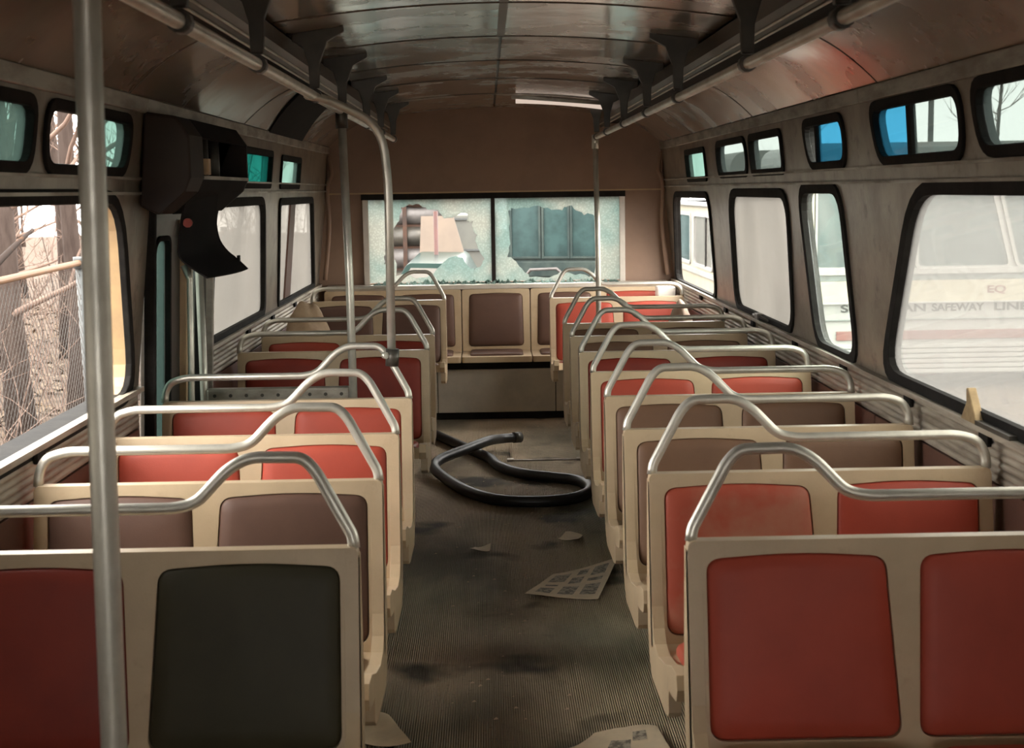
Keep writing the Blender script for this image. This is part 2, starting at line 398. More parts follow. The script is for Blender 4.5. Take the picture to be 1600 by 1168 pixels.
# windows: name -> [(far top Y),(far bottom),(near bottom),(near top)], z top, z bottom
def quad(ft, fb, nb, nt, zt, zb): return [(nt, zt), (nb, zb), (fb, zb), (ft, zt)]
ZU0, ZU1 = 1.628, 1.785
RW = [('lower', quad(4.12, 4.62, 2.95, 2.50, 1.535, 0.94), 0.17, GHAZE),
      ('lower', quad(5.63, 5.58, 4.97, 4.99, 1.535, 0.93), 0.12, GDIRTY),
      ('lower', quad(7.27, 7.42, 6.02, 5.88, 1.515, 0.93), 0.14, GHAZE2),
      ('lower', quad(9.44, 9.80, 8.08, 7.97, 1.500, 0.915), 0.13, None),
      ('upper', quad(3.56, 3.52, 2.62, 2.62, ZU1+.012, ZU0+.005), 0.075, GTINT),
      ('upper', quad(4.50, 4.44, 3.66, 3.66, ZU1+.008, ZU0), 0.075, GTINT),
      ('upper', quad(5.46, 5.40, 4.86, 4.86, ZU1, ZU0), 0.075, GTINT),
      ('upper', quad(6.58, 6.58, 5.89, 5.89, ZU1-.012, ZU0-.01), 0.04, GTINT),
      ('upper', quad(7.53, 7.53, 6.70, 6.70, ZU1-.012, ZU0-.012), 0.075, GTINT),
      ('upper', quad(8.70, 8.70, 7.96, 7.96, ZU1-.025, ZU0-.025), 0.03, GTINT2)]
LW = [('lower', quad(4.36, 4.68, 2.95, 2.65, 1.545, 0.905), 0.17, None),
      ('lower', quad(7.18, 7.46, 6.00, 5.90, 1.510, 0.935), 0.09, GHAZE2),
      ('lower', quad(9.18, 9.64, 7.98, 7.74, 1.500, 0.93), 0.05, GHAZE2),
      ('upper', quad(3.50, 3.48, 2.62, 2.62, ZU1, ZU0), 0.06, GTINT2),
      ('upper', quad(4.44, 4.40, 3.60, 3.60, ZU1, ZU0), 0.075, GTINT2),
      ('upper', quad(7.34, 7.34, 6.49, 6.49, 1.752, 1.598), 0.02, GTEAL),
      ('upper', quad(8.46, 8.46, 7.70, 7.70, 1.742, 1.596), 0.02, GTINT2)]
UNSEEN = [quad(2.15, 2.15, 0.75, 0.65, 1.53, 0.945), quad(0.3, 0.3, -0.8, -0.8, 1.53, 0.945)]  # windows out of view, added for the light they let in

WN = [0]
def window(side, q, r, pane, deep, edge, split=None, bar_mat=None):
    WN[0] += 1
    fn = wallmap(side)
    root = struct(bpy.data.objects.new('window_%d' % WN[0], None)); COL.objects.link(root)
    gw = 0.036 if q[0][1] < 1.6 else 0.024
    MB().prism(rpoly(q, r, gw*0.8), [rpoly(q, r, -0.012)], fn, -0.010, 0.012).obj('gasket', RUBBER, root, bevel=0.004)
    MB().prism(rpoly(q, r, 0.004), [rpoly(q, r, -0.004)], fn, 0.006, deep).obj('reveal', edge, root)
    if split is not None:
        (qa, ma), (qb, mb), bar = split
        if ma: MB().prism(rpoly(qa, r*0.6, -0.004), [], fn, 0.012, 0.015).obj('pane', ma, root)
        if mb: MB().prism(rpoly(qb, r*0.6, -0.004), [], fn, 0.018, 0.021).obj('pane', mb, root)
        MB().prism(bar, [], fn, 0.008, 0.026).obj('divider', bar_mat or RUBBER, root)
    elif pane is not None:
        MB().prism(rpoly(q, r, -0.006), [], fn, 0.014, 0.018).obj('pane', pane, root)
    return root

DOOR = (4.76, 5.80, 1.515)
def side_wall(side, wins):
    name = 'wall_right' if side > 0 else 'wall_left'
    fn = wallmap(side); mb = MB()
    holes = [rpoly(w[1], w[2]) for w in wins] + [rpoly(q, 0.1) for q in UNSEEN]
    if side > 0:
        mb.prism([(Y0, ZK), (Y1, ZK), (Y1, ZT), (Y0, ZT)], holes, fn, 0, WT)
        mb.prism([(Y0, -0.12), (Y1, -0.12), (Y1, ZK), (Y0, ZK)], [], fn, 0, WT)
    else:
        d0, d1, dz = DOOR
        mb.prism([(Y0, ZK), (d0, ZK), (d0, dz), (d1, dz), (d1, ZK), (Y1, ZK), (Y1, ZT), (Y0, ZT)], holes, fn, 0, WT)
        mb.prism([(Y0, -0.12), (d0, -0.12), (d0, ZK), (Y0, ZK)], [], fn, 0, WT)
        mb.prism([(d1, -0.12), (Y1, -0.12), (Y1, ZK), (d1, ZK)], [], fn, 0, WT)
    w = struct(mb.obj(name, POST))
    # rail between the lower and upper windows, with its two lips
    zr = 1.585
    for z0, z1, d in ((1.557, 1.566, 0.014), (1.604, 1.612, 0.012)):
        for (a, b) in ([(Y0, Y1)] if side > 0 else [(Y0, 4.60), (5.84, Y1)]):
            MB().prism([(a, z0), (b, z0), (b, z1), (a, z1)], [], fn, -d, 0.004).obj('rail_lip', ALU, w)
    # header strip above the upper windows
    for (a, b) in [(Y0, 0.3), (0.3, 2.4), (2.4, 4.6), (4.6, 6.5), (6.5, 8.7), (8.7, Y1)]:
        MB().prism([(a+.004, 1.815), (b-.004, 1.815), (b-.004, 1.862), (a+.004, 1.862)], [], fn, -0.012, 0.002).obj('header_strip', ALU, w, bevel=0.003)
    # lower brown panels
    segs = [(Y0, 0.6), (0.6, 2.6), (2.6, 4.72), (4.72, 6.75), (6.75, 8.4), (8.4, 9.9)] if side > 0 else [(Y0, 0.6), (0.6, 2.6), (2.6, 4.72), (5.84, 7.9), (7.9, 9.9)]
    for a, b in segs:
        MB().prism([(a+.006, 0.02), (b-.006, 0.02), (b-.006, 0.775), (a+.006, 0.775)], [], fn, -0.012, 0.002).obj('lower_panel', WAIN, w, bevel=0.003)
    # belt trim: corrugated aluminium below the sills
    for a, b in ([(Y0, 9.9)] if side > 0 else [(Y0, 4.72), (5.84, 9.9)]):
        prof = []; z = 0.778
        for k in range(6):
            for t in range(5):
                prof.append((z+0.0208*(k+t/4), -0.006-0.006*math.sin(math.pi*t/4)))
        vs = []
        for yy in (a, b):
            for z_, w_ in prof: vs.append((side*(1.26+w_), yy, z_))
        n = len(prof)
        bm_ = MB().add(vs, [(i, i+1, n+i+1, n+i) for i in range(n-1)], True)
        bm_.prism([(a, 0.902), (b, 0.902), (b, 0.918), (a, 0.918)], [], lambda y, z, w_: (side*(1.257+w_), y, z), -0.030, 0.0)
        t = struct(bm_.obj('trim_%d' % (1 if side > 0 else (2 if a < 3 else 3)), BELT))
        t['label'] = 'ribbed aluminium belt trim below the side windows'
        for yc in [3.64, 4.32, 5.13, 5.95, 6.9, 7.7, 8.6]:
            if a < yc < b:
                MB().box(side*1.235, side*1.248, yc-.035, yc+.035, 0.868, 0.905).obj('belt_clip', RUBBER, t, bevel=0.003)
    return w

floor = struct(MB().box(-1.30, 1.30, Y0, 9.97, -0.10, 0.0).obj('floor', FLOORM))
wr = side_wall(1, RW); wl = side_wall(-1, LW)

for i, (k, q, r, g) in enumerate(RW):
    sp = None
    if i == 5:
        sp = ((quad(4.50, 4.44, 4.17, 4.15, ZU1+.008, ZU0), GBLUE), (quad(4.18, 4.17, 3.66, 3.66, ZU1+.008, ZU0), GTINT),
              [(4.145, ZU0), (4.185, ZU0), (4.165, ZU1+.008), (4.125, ZU1+.008)])
    if i == 6:
        sp = ((quad(5.46, 5.40, 5.33, 5.31, ZU1, ZU0), GCLEAR), (quad(5.34, 5.34, 4.86, 4.86, ZU1, ZU0), GBLUE),
              [(5.325, ZU0), (5.355, ZU0), (5.33, ZU1), (5.295, ZU1)])
    window(1, q, r, g, WT+0.004, RUBBER if k == 'lower' else RUBBER, split=sp)
for i, (k, q, r, g) in enumerate(LW):
    sp = None
    if i == 2:
        sp = ((quad(9.18, 9.64, 8.52, 8.46, 1.50, 0.93), GHAZE2), (quad(8.30, 8.32, 7.98, 7.74, 1.50, 0.93), GHAZE2),
              [(8.31, 0.925), (8.54, 0.925), (8.47, 1.505), (8.27, 1.505)])
    if i == 4:
        sp = ((quad(4.44, 4.40, 4.05, 4.05, ZU1, ZU0), GTINT2), (None, None), [(4.04, ZU0), (4.06, ZU0), (4.06, ZU1), (4.04, ZU1)])
    window(-1, q, r, g, 0.075 if i == 0 else WT+0.004, TANEDGE if i == 0 else RUBBER, split=sp, bar_mat=WAIN if i == 2 else RUBBER)

# window latch on the near right sill, catch bars on the sills
lt = thing('window_latch', 'tan pointed latch sticking up from the sill of the big right window', 'latch', (1.235, 3.72, 0.918))
MB().prism([(0.062, 0.0), (-0.062, 0.0), (-0.045, 0.025), (0.012, 0.09), (0.024, 0.088), (0.02, 0.05)], [], lambda u, v, w: (w, u, v), -0.012, 0.012).obj('wedge', BRASS, lt, bevel=0.003)
MB().box(-0.012, 0.012, -0.30, -0.05, 0.0, 0.012).obj('latch_bar', DARKMETAL, lt)
lt2 = thing('window_latch', 'dark latch bar on the sill of the milky window past the narrow pane', 'latch', (1.238, 6.75, 0.918))
MB().tube([(0, -0.22, 0.012), (0, -0.02, 0.014), (0, 0.12, 0.012)], 0.008, 6).obj('latch_bar', DARKMETAL, lt2)
MB().box(-0.014, 0.014, -0.05, 0.03, 0.0, 0.03).obj('catch', DARKMETAL, lt2, bevel=0.004)

# ---- ceiling
def zc(x):
    x = abs(x)
    if x <= 0.74: return 2.122-0.058*(x/0.74)**2
    t = (x-0.74)/(1.15-0.74)
    return 2.064-0.034*t-0.170*t**2.3
ceil = struct(MB().grid(lambda u, v: ((u-0.5)*2.32, Y0+(Y1-Y0)*v, zc((u-0.5)*2.32)+0.03), 28, 1).obj('ceiling', SEAM, solid=0.02))
ribs = [-2.58, -1.55, -0.55, 0.45, 1.45, 2.42, 3.42, 4.38, 5.32, 6.30, 7.30, 8.45, 9.86]
for i in range(len(ribs)-1):
    a, b = ribs[i]+.007, ribs[i+1]-.007
    for s in (-1, 1):
        MB().grid(lambda u, v: (s*(0.006+0.70*u), a+(b-a)*v, zc(0.006+0.70*u)+0.0015*math.sin(math.pi*v)), 8, 4).obj('ceiling_panel', CEIL, ceil, solid=0.006)
    pts = [(-0.70+1.4*k/20, ribs[i], zc(-0.70+1.4*k/20)-0.0015) for k in range(21)]
    MB().tube(pts, 0.005, 6).obj('ceiling_rib', SEAM, ceil)
MB().box(-0.014, 0.014, Y0, 5.32, 2.1175, 2.1235).obj('centre_seam', SEAM, ceil)
cs = [-2.58, -1.6, 0.3, 2.32, 4.38, 6.42, 8.30, 9.86]
for i in range(len(cs)-1):
    a, b = cs[i]+.004, cs[i+1]-.004
    for s in (-1, 1):
        MB().grid(lambda u, v: (s*(0.76+0.392*u), a+(b-a)*v, zc(0.76+0.392*u)), 14, 6).obj('cove_panel', COVE, ceil, solid=0.005)
        if i:
            pts = [(s*(0.76+0.392*k/14), cs[i], zc(0.76+0.392*k/14)-0.0005) for k in range(15)]
            MB().tube(pts, 0.0045, 6).obj('cove_seam', SEAM, ceil)
tr_i = 4
for s in (-1, 1):
    m = MB()
    m.prism([(0.695, 2.055), (0.695, 2.005), (0.71, 1.985), (0.725, 1.995), (0.74, 1.978), (0.765, 1.985), (0.785, 2.02), (0.785, 2.055)], [], lambda u, v, w: (s*u, w, v), Y0, 9.86)
    t = struct(m.obj('trim_%d' % tr_i, TRIMDARK, bevel=0.004)); tr_i += 1
    t['label'] = 'aluminium light trim running along the edge of the ceiling'
    for u_, v_ in ((0.712, 1.984), (0.739, 1.976)):
        MB().tube([(s*u_, Y0, v_), (s*u_, 9.86, v_)], 0.004, 6).obj('trim_bead', CHROME, t)  # bright strips stand for the thin lit lines along the trim
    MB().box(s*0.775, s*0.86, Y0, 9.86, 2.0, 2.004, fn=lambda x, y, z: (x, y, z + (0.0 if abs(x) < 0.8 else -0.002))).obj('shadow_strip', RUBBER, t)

# ---- rear wall
fr = lambda u, v, w: (u, 9.95+w, v)
wrear = struct(MB().prism([(-1.27, -0.1), (1.27, -0.1), (1.27, 0.9), (1.16, 1.86), (-1.16, 1.86), (-1.27, 0.9)],
                          [[(-0.912, 0.915), (0.888, 0.915), (0.888, 1.50), (-0.912, 1.50)]], fr, 0.0, 0.05).obj('wall_rear', BULK))
top = [(x/20*1.16, zc(x/20*1.16)+0.02) for x in range(20, -21, -1)]
MB().prism([(-1.165, 1.548), (1.165, 1.548)] + top, [], fr, -0.10, 0.04).obj('bulkhead', BULK, wrear, bevel=0.01)
MB().prism([(-1.165, 1.538), (1.165, 1.538), (1.165, 1.548), (-1.165, 1.548)], [], fr, -0.106, -0.02).obj('bulkhead_lip', TANEDGE, wrear)
for s in (-1, 1):
    MB().tube(smooth_path([(s*1.155, 9.86, 1.80), (s*1.13, 9.84, 1.68), (s*1.165, 9.85, 1.58), (s*1.16, 9.85, 1.3), (s*1.20, 9.86, 0.95)]), 0.016, 8).obj('corner_conduit', BULK, wrear)
rw = struct(bpy.data.objects.new('window_30', None)); COL.objects.link(rw)
MB().box(-0.94, 0.91, 9.925, 9.945, 1.497, 1.538).obj('top_gasket', RUBBER, rw)
MB().box(-0.034, -0.006, 9.925, 9.965, 0.915, 1.50).obj('centre_bar', DARKBOX, rw, bevel=0.004)
for x in (-0.912, 0.888):
    MB().box(x-0.02, x+0.02, 9.925, 9.955, 0.90, 1.50).obj('side_frame', LEDGE, rw, bevel=0.003)
for x in (-0.80, 0.80):
    pass
LH = [(-0.67, 1.381), (-0.655, 1.439), (-0.61, 1.465), (-0.534, 1.459), (-0.476, 1.432), (-0.405, 1.413), (-0.37, 1.368), (-0.308, 1.367), (-0.244, 1.392), (-0.195, 1.387), (-0.21, 1.343), (-0.165, 1.333), (-0.157, 1.266), (-0.135, 1.248), (-0.145, 1.208), (-0.115, 1.127), (-0.089, 1.077), (-0.108, 1.028), (-0.153, 1.001), (-0.198, 1.025), (-0.241, 1.088), (-0.313, 1.098), (-0.386, 1.046), (-0.433, 0.992), (-0.487, 0.957), (-0.569, 0.949), (-0.635, 0.978), (-0.703, 0.97), (-0.709, 1.082), (-0.786, 1.052), (-0.789, 1.106), (-0.77, 1.159), (-0.75, 1.231), (-0.703, 1.319)]
RH = [(0.092, 1.405), (0.115, 1.422), (0.196, 1.43), (0.303, 1.437), (0.393, 1.418), (0.465, 1.399), (0.492, 1.434), (0.532, 1.443), (0.563, 1.398), (0.617, 1.375), (0.68, 1.378), (0.702, 1.329), (0.7, 0.992), (0.65, 0.939), (0.559, 0.958), (0.492, 0.977), (0.424, 0.96), (0.369, 0.934), (0.234, 0.945), (0.181, 1.0), (0.136, 1.055), (0.083, 1.092), (0.098, 1.181), (0.095, 1.293)]
def jag(h, amp=0.008):
    rnd = random.Random(3); out = []
    for i in range(len(h)):
        a, b = h[i], h[(i+1) % len(h)]
        for k in range(3):
            t = k/3; out.append((a[0]*(1-t)+b[0]*t+rnd.uniform(-amp, amp), a[1]*(1-t)+b[1]*t+rnd.uniform(-amp, amp)))
    return out
MB().prism([(-0.91, 0.917), (-0.034, 0.917), (-0.034, 1.498), (-0.91, 1.498)], [jag(LH)], fr, -0.012, -0.006).obj('broken_pane', CRAZED, rw)
MB().prism([(-0.006, 0.917), (0.886, 0.917), (0.886, 1.498), (-0.006, 1.498)], [jag(RH)], fr, -0.012, -0.006).obj('broken_pane', CRAZED, rw)
# ledge under the rear window with glass crumbs
led = struct(MB().box(-1.19, 1.20, 9.80, 9.95, 0.872, 0.905).obj('trim_9', LEDGE, bevel=0.006))
led['label'] = 'pale ledge under the broken rear window'
rnd = random.Random(11); m = MB()
for k in range(420):
    x = rnd.uniform(-0.85, 0.85); y = rnd.uniform(9.84, 9.935); s = rnd.uniform(0.006, 0.016)*(1.6 if y > 9.91 else 1)
    h = s*rnd.uniform(0.6, 1.6)
    a = rnd.uniform(0, 3)
    ca, sa = math.cos(a)*s, math.sin(a)*s
    m.add([(x+ca, y+sa*.6, 0.905), (x-sa, y+ca*.6, 0.905), (x-ca, y-sa*.6, 0.905), (x+sa, y-ca*.6, 0.905), (x, y, 0.905+h)],
          [(0, 1, 2, 3), (0, 4, 1), (1, 4, 2), (2, 4, 3), (3, 4, 0)])
tag(m.obj('glass_crumbs', SHARD), 'pale green crumbs of shattered glass along the rear window ledge', 'broken glass', kind='stuff')

# ---- front wall behind the camera, with the windscreen
struct(MB().prism([(-1.27, -0.1), (1.27, -0.1), (1.27, 0.9), (1.16, 1.86), (0.8, 2.1), (-0.8, 2.1), (-1.16, 1.86), (-1.27, 0.9)],
                  [[(-1.0, 0.95), (1.0, 0.95), (0.95, 1.5), (-0.95, 1.5)]], lambda u, v, w: (u, Y0+w, v), -0.05, 0.0).obj('wall_front', POST))
for q in UNSEEN:
    for s in (-1, 1): window(s, q, 0.1, GHAZE2, WT+0.004, RUBBER)

# ---- exit door on the left
d0, d1, dz = DOOR
door = struct(bpy.data.objects.new('door_1', None)); COL.objects.link(door)
fl = wallmap(-1)
for a, b, pa, pb, g in ((d0+.035, 5.27, 4.90, 5.13, GDOOR), (5.29, d1-.035, 5.42, 5.66, GTINT)):
    q = [(a, 0.03), (b, 0.03), (b, dz-.03), (a, dz-.03)]
    h = [(pa, 0.16), (pb, 0.16), (pb, 1.40), (pa, 1.40)]
    lf = MB().prism(q, [rpoly(h, 0.06)], fl, 0.006, 0.040).obj('door_leaf', DARKMETAL, door, bevel=0.004)
    MB().prism(rpoly(h, 0.06, 0.012), [rpoly(h, 0.06, -0.006)], fl, 0.0, 0.02).obj('leaf_gasket', RUBBER, lf)
    MB().prism(rpoly(h, 0.06, -0.004), [], fl, 0.022, 0.026).obj('leaf_pane', g, lf)
MB().prism([(d0, dz-.05), (d1, dz-.05), (d1, dz+.005), (d0, dz+.005)], [], fl, -0.01, 0.045).obj('door_header', DARKMETAL, door)
MB().prism([(d0, -.06), (d1, -.06), (d1, .035), (d0, .035)], [], fl, -0.005, 0.045).obj('door_sill', DARKMETAL, door)
for y, mat_ in ((d0+.012, RUBBER), (5.28, TANEDGE), (5.37, ALU), (d1-.012, ALU)):
    MB().prism([(y-.014, 0.02), (y+.014, 0.02), (y+.014, dz), (y-.014, dz)], [], fl, -0.018, 0.02).obj('door_edge_strip', mat_, door, bevel=0.004)
MB().tube([(-1.19, 5.16, 0.35), (-1.175, 5.16, 0.4), (-1.15, 5.16, 1.25), (-1.17, 5.16, 1.3)], 0.012, 8).obj('door_pull', CHROME, door)

# door-engine box over the exit door, hanging cover
bx = thing('door_engine_box', 'dark brown open equipment box above the exit door with its cover hanging', 'box', (-1.15, 5.2, 1.52))
prof = [(-0.03, 0.0), (0.03, -0.03), (0.12, 0.045), (0.14, 0.09), (0.14, 0.225), (0.10, 0.285), (0.0, 0.30)]
fb = lambda y0: (lambda u, v, w: (u, w, v))
MB().prism(prof, [], lambda u, v, w: (u, w, v), -0.62, -0.40).obj('end_cover', DARKBOX, bx, bevel=0.008)
inner = [(-0.03, 0.0), (0.03, -0.03), (0.12, 0.045), (0.14, 0.09), (0.13, 0.09), (0.11, 0.05), (0.03, -0.015), (-0.02, 0.01), (-0.015, 0.285), (0.1, 0.275), (0.13, 0.22), (0.14, 0.225), (0.10, 0.285), (0.0, 0.30)]
MB().prism(inner, [], lambda u, v, w: (u, w, v), -0.40, 0.46).obj('casing', BLACKSHEET, bx)
MB().prism(prof, [], lambda u, v, w: (u, w, v), 0.46, 0.48).obj('end_plate', DARKBOX, bx)
MB().box(0.10, 0.145, -0.40, 0.46, 0.085, 0.097).obj('lower_rim', ALU, bx)
MB().box(0.128, 0.15, -0.37, -0.33, 0.10, 0.155).obj('hinge_tab', TANEDGE, bx, bevel=0.003)
for k, yy in enumerate((-0.24, -0.05, 0.16)):
    MB().tube([(0.06, yy, 0.06), (0.06, yy, 0.25)], 0.028, 10).obj('door_cylinder', DARKMETAL, bx)
near = [(-1.071, 4.8, 1.563), (-1.095, 4.8, 1.467), (-1.107, 4.8, 1.381), (-1.103, 4.8, 1.34), (-1.065, 4.8, 1.307), (-1.015, 4.8, 1.274)]
far = [(-1.044, 5.2, 1.562), (-1.053, 5.2, 1.493), (-1.053, 5.2, 1.442), (-1.044, 5.2, 1.39), (-1.017, 5.2, 1.348), (-0.983, 5.2, 1.319), (-0.945, 5.2, 1.281)]
def resamp(p, n=21):
    q = smooth_path(p, 6); L_ = [0]
    for i in range(1, len(q)): L_.append(L_[-1]+(q[i]-q[i-1]).length)
    out = []
    for k in range(n):
        t = L_[-1]*k/(n-1); i = max(j for j in range(len(q)) if L_[j] <= t+1e-9); i = min(i, len(q)-2)
        out.append(q[i].lerp(q[i+1], (t-L_[i])/max(1e-9, L_[i+1]-L_[i])))
    return out
nn = resamp(near); ff = resamp(far)
def sheet(u, v):
    i = min(int(v*(len(nn)-1)+.5), len(nn)-1); p = nn[i].lerp(ff[i], u); 
    return (p.x+1.15+0.02*math.sin(math.pi*u)*v, p.y-5.2, p.z-1.52)
cv = MB().grid(sheet, 8, len(nn)-1).obj('hanging_cover', BLACKSHEET, bx, solid=0.006)
MB().box(0.172, 0.180, -0.03, 0.0, -0.228, -0.188).obj('cover_clip', BLACKSHEET, cv)
MB().tube([(0.07, -0.36, -0.06), (0.073, -0.385, -0.06)], 0.016, 10).obj('red_button', RED_DARK, cv)

# black sheet standing for the dark of an opening in the left cove
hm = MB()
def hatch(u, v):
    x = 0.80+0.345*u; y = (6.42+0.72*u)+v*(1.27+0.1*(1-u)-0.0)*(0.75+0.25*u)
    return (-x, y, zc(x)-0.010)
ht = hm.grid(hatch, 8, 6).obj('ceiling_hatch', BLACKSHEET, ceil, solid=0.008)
ht['label'] = 'black panel in the left cove'

# ---- fluorescent fixture at the rear of the ceiling
lf = thing('ceiling_lamp', 'white tube lamp on the ceiling near the brown rear bulkhead', 'lamp', (0.39, 8.72, 2.060))
MB().box(-0.29, 0.29, -0.035, 0.035, 0.020, 0.040, fn=lambda x, y, z: (x, y, z+zc(0.39+x)-2.098)).obj('lamp_housing', ALU, lf)
m = MB()
m.tube([(-0.265+0.53*k/8, -0.012, zc(0.39-0.265+0.53*k/8)-2.098+0.006) for k in range(9)], 0.014, 10)
m.obj('lamp_tube', LAMP, lf)

# ------------------------------------------------------------------ grab rails, poles
def brackets(side, ys, parent):
    for y in ys:
        X = 0.62
        pl_ = [(0.605, 1.895), (0.600, 1.98), (0.575, 2.045), (0.52, 2.075), (0.52, zc(0.52)), (0.69, zc(0.69)), (0.69, 2.045), (0.655, 2.03), (0.638, 1.97), (0.636, 1.895)]
        MB().prism(pl_, [], lambda u, v, w: (side*u, w, v), y-0.012, y+0.012).obj('bracket', DARKMETAL, parent, bevel=0.003)
        MB().tube([(side*X, y-0.025, 1.87), (side*X, y+0.025, 1.87)], 0.022, 10).obj('clamp', DARKMETAL, parent)
railR = thing('ceiling_grab_rail', 'long steel grab rail under the right edge of the ceiling', 'grab rail', (0, 0, 0))
MB().tube([(0.62, -0.9, 1.87), (0.62, 2, 1.87), (0.62, 5, 1.868), (0.62, 8.87, 1.868)], 0.0155, 12).obj('rail_tube', CHROME, railR)
brackets(1, [0.8, 1.8, 2.74, 3.72, 5.05, 6.02, 7.02, 8.0, 8.75], railR)
railL = thing('ceiling_grab_rail', 'long steel grab rail under the left edge of the ceiling', 'grab rail', (0, 0, 0))
MB().tube([(-0.62, -0.9, 1.87), (-0.62, 2, 1.87), (-0.62, 5, 1.868), (-0.62, 8.75, 1.868)], 0.0155, 12).obj('rail_tube', CHROME, railL)
brackets(-1, [0.8, 1.8, 2.66, 3.55, 4.72, 5.62, 6.75, 7.65, 8.65], railL)

p1 = tag(MB().tube([(-0.613, 2.03, 2.06), (-0.617, 2.03, 1.827), (-0.627, 2.03, 1.3), (-0.635, 2.03, 0.735), (-0.64, 2.03, 0.0)], 0.0195, 16).obj('grab_pole', CHROME),
         'thick grey steel pole from floor to ceiling at the nearest left seat', 'pole')
p2 = thing('grab_pole', 'bent steel pole curving down from the left rail to a seat rail', 'pole', (-0.40, 4.9, 0.98))
MB().tube(fillet([(-0.23, -0.30, 0.885), (-0.19, -0.08, 0.885), (-0.02, 0, 0.80), (0.0, 0, 0.62), (-0.004, 0, 0.0)], [0, .1, .12, .12, 0], 6), 0.0148, 12).obj('pole_tube', CHROME, p2)
MB().tube([(0, 0, 0.03), (-0.004, 0, -0.03)], 0.024, 10).obj('pole_clamp', DARKMETAL, p2)
MB().tube([(-0.03, -0.02, 0.01), (-0.02, -0.03, 0.01)], 0.012, 8).obj('bolt_head', CHROME, p2)
p3 = thing('grab_pole', 'straight steel pole at the aisle end of the exit door partition', 'pole', (-0.605, 5.53, 0.0))
MB().tube([(-0.012, 0, 1.87), (0, 0, 1.2), (0.004, 0, 0.0)], 0.016, 12).obj('pole_tube', CHROME, p3)
MB().tube([(-0.012, 0, 1.80), (-0.012, 0, 1.88)], 0.024, 10).obj('pole_collar', DARKMETAL, p3)
p4 = thing('grab_pole', 'thin steel pole on the right in front of the rear red seat', 'pole', (0.632, 8.87, 0.0))
MB().tube([(-0.012, 0, 1.87), (0, 0, 1.2), (0.004, 0, 0.0)], 0.0165, 12).obj('pole_tube', CHROME, p4)
MB().tube([(-0.012, 0, 1.80), (-0.012, 0, 1.885)], 0.022, 10).obj('pole_collar', CHROME, p4)
p5 = thing('grab_pole', 'steel post by the exit door at the wall end of the partition', 'pole', (-1.195, 5.55, 0.0))
MB().tube([(0.0, 0, 0.0), (0.0, 0, 1.50)], 0.016, 12).obj('pole_tube', CHROME, p5)
mp_ = thing('door_partition', 'low dark partition with riveted metal cap beside the exit door', 'partition', (-0.90, 5.55, 0.0))
MB().box(-0.275, 0.275, -0.008, 0.008, 0.02, 0.74).obj('partition_panel', WAIN, mp_, bevel=0.003)
cap = MB().box(-0.285, 0.285, -0.022, 0.022, 0.738, 0.792).obj('metal_cap', ALU, mp_, bevel=0.01)
for k in range(9):
    x = -0.25+0.0625*k
    MB().tube([(x, -0.022, 0.765), (x, -0.027, 0.765)], 0.007, 8).obj('rivet', DARKMETAL, cap)

# ------------------------------------------------------------------ seats
SH = 0.83
def recl(z): return -0.07*(SH-z)/0.4
def cushion_mesh(name, mat, q, r, fn, dome=0.022):
    """domed pad: rings of a rounded outline"""
    base = rpoly(q, r, 0, 6); cx = sum(p[0] for p in base)/len(base); cy = sum(p[1] for p in base)/len(base)
    n = len(base); vs = []; fs = []
    rings = [(1.0, 0.014), (1.0, 0.0), (0.985, -dome*0.45), (0.95, -dome*0.75), (0.8, -dome*0.95), (0.45, -dome*1.05)]
    for s, w in rings:
        for p in base: vs.append(fn(cx+(p[0]-cx)*s, cy+(p[1]-cy)*s, w))
    vs.append(fn(cx, cy, -dome*1.08))
    for k in range(len(rings)-1):
        for i in range(n):
            j = (i+1) % n; fs.append((k*n+i, k*n+j, (k+1)*n+j, (k+1)*n+i))
    k = (len(rings)-1)*n
    for i in range(n): fs.append((k+i, k+(i+1) % n, len(vs)-1))
    return MB().add(vs, fs, True).mesh(name, mat)

